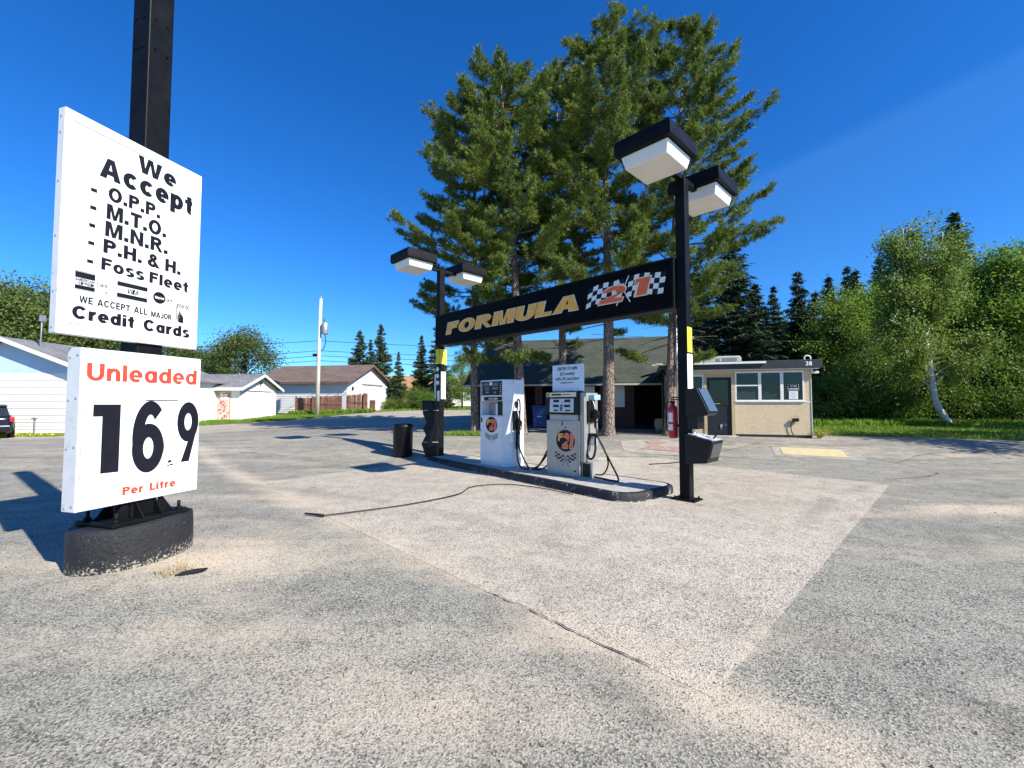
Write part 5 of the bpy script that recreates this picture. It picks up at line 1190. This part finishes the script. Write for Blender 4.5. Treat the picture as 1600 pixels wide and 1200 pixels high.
pine((-1.55, 18.3), 14.2, .28, 3.1, 11, 'leftmost tall pine, thin trunk behind the white pump', .17, (-.2, 0), (math.pi, .12), dead=5)
pine((.39, 17.0), 14.4, .29, 3.3, 12, 'tall pine rising right behind the white pump', .21, (-.75, 0), None)
pine((2.2, 18.9), 15.8, .31, 3.3, 13, 'tall pine in the middle of the row, farther back', .19, (-.1, .2), None)
pine((3.62, 16.4), 15.4, .31, 3.5, 14, 'thick tall pine right of the stainless pump', .23, (.1, 0), None)
pine((5.85, 16.4), 15.6, .28, 3.1, 15, 'rightmost tall pine with long branches reaching right', .17, (.9, .1), (0, .05), dens=1.0, dead=8)

def spruce_mesh(H, Rr, seed, mat, parent, n_lev=34, card=.16, dens=1.0):
    rng = np.random.default_rng(seed); C = []; D = []
    mb = MB().tube([(0, 0, 0), (0, 0, H*.5), (0, 0, H-.1)], [.022*H*.75, .011*H, .012], 8)
    for l in range(n_lev):
        k = (l+rng.random()*.8)/n_lev; z = H*(.05+.95*k); L = Rr*(1-k)**.85*rng.uniform(.75, 1.15)+.10
        nb = max(4, int(9*(1-k)+3))
        for i in range(nb):
            az = rng.random()*6.283; d = np.array([math.cos(az), math.sin(az), 0]); Lb = L*rng.uniform(.65, 1.12); side = np.array([-d[1], d[0], 0])
            m = max(6, int(Lb*20*dens))
            for j in range(m):
                s = (j+rng.random())/m; dz = -.32*s*Lb+.22*s*s*Lb; w = (1-s)*.42*Lb+.09
                sd = rng.uniform(-1, 1)*w
                C.append(np.array([0, 0, z+dz-abs(sd)*.25-rng.random()*.12])+d*Lb*s+side*sd)
                D.append(unit(d*.8+side*np.sign(sd)*.5+np.array([0, 0, -.35+rng.normal(0, .25)])))
    C.append(np.array([0, 0, H])); D.append(np.array([0, 0, 1.]))
    mb.build('trunk', BARK_D, parent)
    C = np.array(C); D = np.array(D); C = np.repeat(C, 3, 0)+rng.normal(0, .06, (len(C)*3, 3)); D = unit(np.repeat(D, 3, 0)+rng.normal(0, .45, C.shape))
    ln = rng.uniform(.6, 1.2, (len(C), 1))*card
    card_mesh('crown', C, D*ln, perp(D, rng)*ln*.22, mat, parent)
def decid_mesh(H, Rr, seed, mat, parent, n_cl=70, per=150, leaf=.075, cb=.2, bark=None, spread=.17, round_=1.0):
    rng = np.random.default_rng(seed); mb = MB(); r0 = .014*H+.04
    top = np.array([rng.normal(0, .3), rng.normal(0, .3), H*.8])
    mb.tube([(0, 0, 0), (.05, .03, H*.2), tuple(top*.6), tuple(top)], [r0*1.2, r0, r0*.6, .03], 8)
    C = []; D = []
    zc = H*(cb+1)/2; hz = H*(1-cb)/2
    for k in range(n_cl):
        v = unit(rng.normal(size=3)); rr = rng.uniform(.45, 1.0)**.6; taper = 1-.35*max(0, v[2])*(2-round_)
        p = np.array([v[0]*Rr*rr*taper, v[1]*Rr*rr*taper, zc+v[2]*hz*rr])
        b0 = np.array([0, 0, max(H*.15, min(p[2]*.65, H*.7))])
        mb.tube([b0+top*[.6, .6, 0]*(b0[2]/H), (b0+p)/2+[0, 0, .1], p], [.05, .03, .01], 5)
        cs = spread*Rr*rng.uniform(.7, 1.4)+.12; m = int(per*rng.uniform(.7, 1.3))
        q = rng.normal(size=(m, 3))*[1, 1, .65]; q = p+q*cs
        C.append(q); D.append(unit(rng.normal(size=(m, 3))+[0, 0, -.25]))
    C = np.concatenate(C); D = np.concatenate(D)
    mb.build('trunk', bark or BARK_D, parent)
    ln = rng.uniform(.7, 1.3, (len(C), 1))*leaf
    card_mesh('crown', C, D*ln, perp(D, rng)*ln*.55, mat, parent)

def px(x, y_top, Y):   # a place and a height, worked out from the surveyed view
    X = (x-800)/680*Y; return X, Y, 1.6+(630-y_top)/680*Y-h(X, Y)
def plant(kind, protos, x, ytop, Y, label, group, w=1.0, rot=None):
    X, Y, H = px(x, ytop, Y)
    proto = protos[plant.i % len(protos)]; plant.i += 1
    if proto.get('used'): c = copy_tree(proto['o'])
    else: c = proto['o']; proto['used'] = True
    s = H/proto['H']; c.location = (X, Y, h(X, Y)-.05); c.scale = (s*w, s*w, s); c.rotation_euler = (0, 0, plant.i*1.3 if rot is None else rot)
    tag(c, label, 'tree' if kind != 'shrub' else 'shrub', group); c.name = {'spruce': 'spruce_tree', 'leafy': 'leafy_tree', 'shrub': 'shrub'}[kind]; return c
plant.i = 0
def protos(kind, specs, fn):
    out = []
    for sp in specs:
        o = bpy.data.objects.new(kind, None); COL.objects.link(o); fn(o, sp); out.append({'o': o, 'H': sp[0]})
    return out
SPD = protos('spruce_tree', [(13, 3.2, 31), (13, 2.7, 32), (12, 2.2, 33)], lambda o, s: spruce_mesh(s[0], s[1], s[2], SPRUCE, o, 48, .19))
SPL = protos('spruce_tree', [(11, 2.5, 41), (11, 2.9, 42)], lambda o, s: spruce_mesh(s[0], s[1], s[2], SPRUCE_L, o, 40, .21))
DCL = protos('leafy_tree', [(9, 2.6, 51), (9, 2.9, 52)], lambda o, s: decid_mesh(s[0], s[1], s[2], LEAF_L, o, 62, 250, .08, .06, spread=.125))
DCM = protos('leafy_tree', [(9, 2.8, 61), (8, 2.8, 62)], lambda o, s: decid_mesh(s[0], s[1], s[2], LEAF_M, o, 66, 250, .08, .04, spread=.125))
DCO = protos('leafy_tree', [(11, 4.6, 71), (11, 4.4, 72)], lambda o, s: decid_mesh(s[0], s[1], s[2], LEAF_D, o, 110, 190, .13, .06, round_=1.6))
SHR = protos('shrub', [(2.4, 1.5, 81), (2.4, 1.7, 82)], lambda o, s: decid_mesh(s[0], s[1], s[2], LEAF_M, o, 26, 190, .055, .0, spread=.17))
G_R = 'trees of the woods at the right'; G_L = 'trees beyond the garages'
RW = [('s', 1092, 408, 34, 'dark spruce glimpsed just right of the near post', .8), ('s', 1148, 366, 29, 'big dark spruce standing right behind the office', 1.2), ('s', 1184, 440, 36, 'dark spruce half hidden right of the big one', 1.1), ('s', 1278, 452, 36, 'dark spruce above the office end, right of the slim one', 1.1), ('s', 1212, 446, 33, 'short dark spruce right of the big one behind the office', .9),
      ('s', 1252, 420, 33, 'slim dark spruce above the right end of the office', .9), ('s', 1300, 428, 37, 'dark spruce behind the light green trees, left of a matching pair', .9), ('s', 1330, 415, 38, 'dark spruce with pointed top, middle of the far three', .85),
      ('s', 1342, 418, 41, 'dark spruce with pointed top, rearmost of the far three', .85), ('s', 1382, 396, 37, 'dark spruce just left of the birch crown', .8), ('s', 1502, 328, 36, 'tallest dark spruce, rising behind the right side of the birch', 1.0), ('s', 1115, 500, 38, 'small dark spruce behind the big one', .9),
      ('m', 1225, 500, 36, 'thin green tree between the two spruces behind the office', .8), ('l', 1318, 450, 30, 'bright green leafy tree right of the office', .9), ('l', 1375, 425, 30, 'bright green leafy tree left of the birch', .9), ('m', 1290, 520, 31, 'low green tree at the office corner', 1.0),
      ('m', 1415, 470, 29, 'mid green tree right behind the birch trunk', 1.0), ('m', 1470, 400, 30, 'mid green tree behind the birch crown', .9), ('l', 1548, 385, 28, 'bright green tree near the right edge', .95), ('l', 1602, 372, 27, 'bright green tree cut by the right edge', 1.0), ('m', 1530, 480, 26.5, 'lower green tree below the tall right-hand trees', 1.1), ('m', 1585, 490, 26, 'lower green tree at the right edge', 1.1), ('m', 1345, 520, 27.5, 'low green tree in front of the bright leafy ones', 1.1), ('m', 1660, 400, 27, 'leafy tree just past the right edge', 1.1)]
for kd, x, yt, Y, lb, w in RW: plant({'s': 'spruce', 'l': 'leafy', 'm': 'leafy'}[kd], {'s': SPD, 'l': DCL, 'm': DCM}[kd], x, yt, Y, lb, G_R, w*(1.35 if kd == 's' else 1.08))
LWD = [('s', 549, 565, 55, 'small far spruce left of the left-hand spruce cluster', .9), ('s', 561, 514, 50, 'far spruce with a blunt top above the brown roof', .85), ('s', 578, 530, 49, 'far spruce between the blunt and the slender one', .8), ('s', 594, 504, 50, 'slender tallest far spruce behind the brown roof', .7), ('s', 622, 549, 45, 'small spruce at the right end of the pale garage', .75), ('s', 658, 522, 46, 'slender spruce left of the far gantry post', .65), ('s', 683, 508, 45, 'spruce just behind the far gantry post', .8)]
for kd, x, yt, Y, lb, w in LWD: plant('spruce', SPL, x, yt, Y, lb, G_L, w*1.25)
for x, yt, Y, lb, w in ((380, 512, 50, 'big round olive tree behind the two garages', .95), (322, 542, 55, 'olive tree left of the big round one', 1.1), (18, 443, 40, 'large leafy tree over the house roof at left edge', 1.0), (72, 443, 44, 'large leafy tree behind the house mast', 1.0), (150, 480, 46, 'leafy tree hidden behind the price sign', 1.1), (-60, 450, 42, 'leafy tree past the left edge', 1.1), (250, 520, 52, 'leafy tree right of the price sign post', 1.1)):
    plant('leafy', DCO, x, yt, Y, lb, G_L, w)
for x, yt, Y, lb, w in ((722, 548, 48, 'light green tree between far post and first pine', .8), ('755', 560, 58, 'light green tree behind the first pine trunk', 1.0), (700, 575, 52, 'bushy light tree right behind the far post', 1.0)):
    plant('leafy', DCL, float(x), yt, Y, lb, G_L, w)
for x, yt, Y, lb in ((650, 606, 42, 'green bush below the far spruces'), (668, 612, 41, 'green bush beside the far post'), (612, 622, 44, 'low bush at the pale garage corner')):
    plant('shrub', SHR, x, yt, Y, lb, 'bushes near the far road')
for i, (x, Y, yt, w) in enumerate(((1292, 24.8, 588, 1.0), (1345, 25.2, 560, .8), (1388, 24.2, 606, 1.3), (1436, 25.0, 572, .9), (1500, 24.2, 598, 1.2), (1536, 24.8, 548, .8), (1578, 23.6, 602, 1.3), (1625, 24.2, 565, 1.0))):
    c = plant('shrub', SHR, x, yt, Y, 'dense green bush at the foot of the right-hand woods', 'bushes at the foot of the woods', w)
# trees standing outside the frame at the right, whose shade falls on the grass
for X, Y, sc, lb in ((21.0, 10.2, .95, 'leafy tree outside the right edge of the view'), (25.0, 11.6, 1.0, 'leafy tree farther outside the right edge of the view'), (28.5, 16.5, .95, 'tall leafy tree just outside the right edge by the lawn')):
    c = copy_tree(DCM[0]['o']); c.location = (X, Y, h(X, Y)-.03); c.scale = (sc, sc, sc); c.rotation_euler = (0, 0, X); c.name = 'leafy_tree'; tag(c, lb, 'tree', G_R)

# birch
bx, by, bH = px(1466, 345, 22.0)
bt = thing('birch_tree', 'white stemmed birch with two leaders on the lawn', 'tree', (bx, by, h(bx, by)-.04), 0)
rng = np.random.default_rng(91); mb = MB()
fork = np.array([-.55, 0, 4.6])
mb.tube(catmull([(.55, 0, 0), (.25, 0, .5), (-.15, 0, 1.3), (-.30, 0, 2.6), tuple(fork)], 4), list(np.linspace(.19, .10, 17)), 10)
tipsB = []
def limb(pts, r, n=14):
    P_ = catmull(pts, 6); mb.tube(P_, list(np.linspace(r, .015, len(P_))), 6)
    for k in range(n):
        i = int(len(P_)*(.25+.75*rng.random()))-1; p = np.array(P_[i]); az = rng.random()*6.283
        q = p+np.array([math.cos(az), math.sin(az), rng.uniform(.1, .9)])*rng.uniform(.5, 1.35)
        mb.tube([p, (p+q)/2+[0, 0, .08], q], [.02, .012, .005], 4); tipsB.append(q); tipsB.append((p+q)/2)
limb([tuple(fork), (-1.0, 0, 6.2), (-1.35, .1, 8.0), (-1.45, 0, bH-.2)], .11, 46)
limb([tuple(fork), (-.1, .1, 5.6), (.35, .1, 7.4), (.6, 0, bH-.4)], .10, 46)
for k in range(12):
    z = rng.uniform(1.9, 5.6); az = rng.uniform(-.5, 3.65); L_ = rng.uniform(1.2, 2.6)
    limb([(-.3, 0, z), (-.3+math.cos(az)*L_*.5, math.sin(az)*L_*.5, z+.9), (-.3+math.cos(az)*L_, math.sin(az)*L_, z+1.2+rng.random())], .04, 9)
mb.build('trunk', BIRCH, bt)
tb_ = np.array(tipsB); Cb = np.repeat(tb_, 95, 0); off = rng.normal(size=Cb.shape)*[.22, .22, .30]; off[:, 2] -= .12; Cb = Cb+off
zt_ = np.clip(Cb[:, 2], 0, 4.6); tx_ = np.interp(zt_, [0, .5, 1.3, 2.6, 4.6], [.55, .25, -.15, -.30, -.55])
Cb = Cb[~((Cb[:, 2] < 5.2) & (np.abs(Cb[:, 0]-tx_) < .42) & (Cb[:, 1] < .5))]
Db = unit(rng.normal(size=Cb.shape)+[0, 0, -.6]); ln = rng.uniform(.7, 1.3, (len(Cb), 1))*.066
card_mesh('crown', Cb, Db*ln, perp(Db, rng)*ln*.62, LEAF_B, bt)

# grass blades, weeds, dandelions
def blades(name, polyfn, n, hgt, mat, seed, w=.012, label=None):
    rng = np.random.default_rng(seed); P_ = polyfn(rng, n); n = len(P_)
    z = np.array([h(a, b) for a, b in P_]); ln = rng.uniform(.5, 1.2, (n, 1))*hgt
    D_ = unit(np.column_stack([rng.normal(0, .35, n), rng.normal(0, .35, n), np.ones(n)]))
    Cc = np.column_stack([P_, z])+D_*ln*.45; o = card_mesh(name, Cc, D_*ln*.55, perp(D_, rng)*w, mat); o['kind'] = 'stuff'; return o
def inpoly(p, poly):
    x, y = p; c = False; j = len(poly)-1
    for i in range(len(poly)):
        (xi, yi), (xj, yj) = poly[i], poly[j]
        if (yi > y) != (yj > y) and x < (xj-xi)*(y-yi)/(yj-yi)+xi: c = not c
        j = i
    return c
def region(poly):
    xs = [p[0] for p in poly]; ys = [p[1] for p in poly]
    def fn(rng, n):
        q = np.column_stack([rng.uniform(min(xs), max(xs), n*3), rng.uniform(min(ys), max(ys), n*3)])
        return np.array([p for p in q if inpoly(p, poly)][:n])
    return fn
blades('lawn_grass', region([(11.4, 16.9), (15, 15.5), (24, 12.8), (34, 12), (34, 26), (10.6, 26)]), 42000, .13, GRASSB, 1, .018)
blades('lawn_grass', region([(-34, 19.4), (-19.7, 24.5), (-14.2, 30.1), (-12.2, 36.6), (-12, 37.5), (-18.6, 36.5), (-18.5, 29.9), (-26, 29), (-34, 24)]), 24000, .13, GRASSB, 2, .022)
blades('lawn_grass', region([(-12, 37), (-7.5, 40.5), (2, 44.5), (2, 60), (-12, 60)]), 9000, .2, GRASSB, 3, .05)
blades('tall_weeds', region([(-18.2, 35.2), (-11.4, 35.4), (-11.4, 36.1), (-18.2, 36.1)]), 3000, .42, GRASSB, 4, .03)
blades('tall_weeds', region([(11, 22.6), (30, 20.6), (31, 23.5), (11, 24.5)]), 9000, .34, GRASSB, 5, .03)
blades('grass_tuft', region([(-2.6, 16.4), (-1.1, 16.1), (-.9, 17.2), (-2.4, 17.6)]), 1500, .16, GRASSB, 6, .015)
blades('lawn_grass', region([(-33, 18.6), (-20.2, 19.2), (-20, 20.5), (-33, 20.5)]) , 8000, .10, GRASSB, 7, .018)
blades('dandelions', region([(-24, 18.8), (-20.3, 19.4), (-20, 20.4), (-24, 20.4)]), 160, .14, DANDELION, 8, .03)
blades('dry_weeds', region([(-3.36, 4.12), (-3.18, 4.02), (-2.98, 4.28), (-3.25, 4.4)]), 60, .09, STRAW, 9, .004)
wd = thing('weed_clump', 'yellowish weed clump growing at the office corner', 'plant', (10.75, 15.25, h(10.7, 15.2)))
rng = np.random.default_rng(17); n = 420; D_ = unit(np.column_stack([rng.normal(0, .6, n), rng.normal(0, .6, n), np.ones(n)*.9])); rr = rng.uniform(.03, .42, (n, 1))
card_mesh('leaves', D_*rr, unit(rng.normal(size=(n, 3)))*.035, unit(rng.normal(size=(n, 3)))*.016, leafmat('yellow_weed', (.22, .26, .04), (.5, .45, .08), .3), wd)

# far houses glimpsed between the trees
def cottage(label, X, Y, W, H, rise, walls, roofm, D=7):
    t = thing('house', label, 'house', (X, Y, h(X, Y)-.05), R(8))
    MB().box(-W/2, W/2, 0, D, 0, H).build('wall', walls, t)
    k = rise/(D/2); rf = MB(); rf.prism([(-.4, H-k*.4+.02), (D/2, H+rise), (D/2, H+rise+.15), (-.4, H-k*.4+.17)], 'x', -W/2-.3, W/2+.3); rf.prism([(D+.4, H-k*.4+.02), (D+.4, H-k*.4+.17), (D/2+.001, H+rise+.15), (D/2+.001, H+rise)], 'x', -W/2-.3, W/2+.3); rf.build('roof', roofm, t, uv=roof_uv('x'))
    for xx in (-W*.3, W*.12): 
        w_ = MB().box(xx, xx+1.3, -.06, -.002, 1.0, 2.1).build('window', W_TRIM, t); MB().box(xx+.1, xx+1.2, -.075, -.062, 1.1, 2.0).build('pane', CARGLASS, w_)
    return t
cottage('far red brick house with rusty roof between the spruces', -15.0, 62, 9, 2.7, 2.0, plain('brick_red', (.28, .12, .09), .8), SH_RUST)
cottage('far white house behind the light green trees', -6.5, 66, 8, 2.8, 2.0, SIDING, SH_GREY)
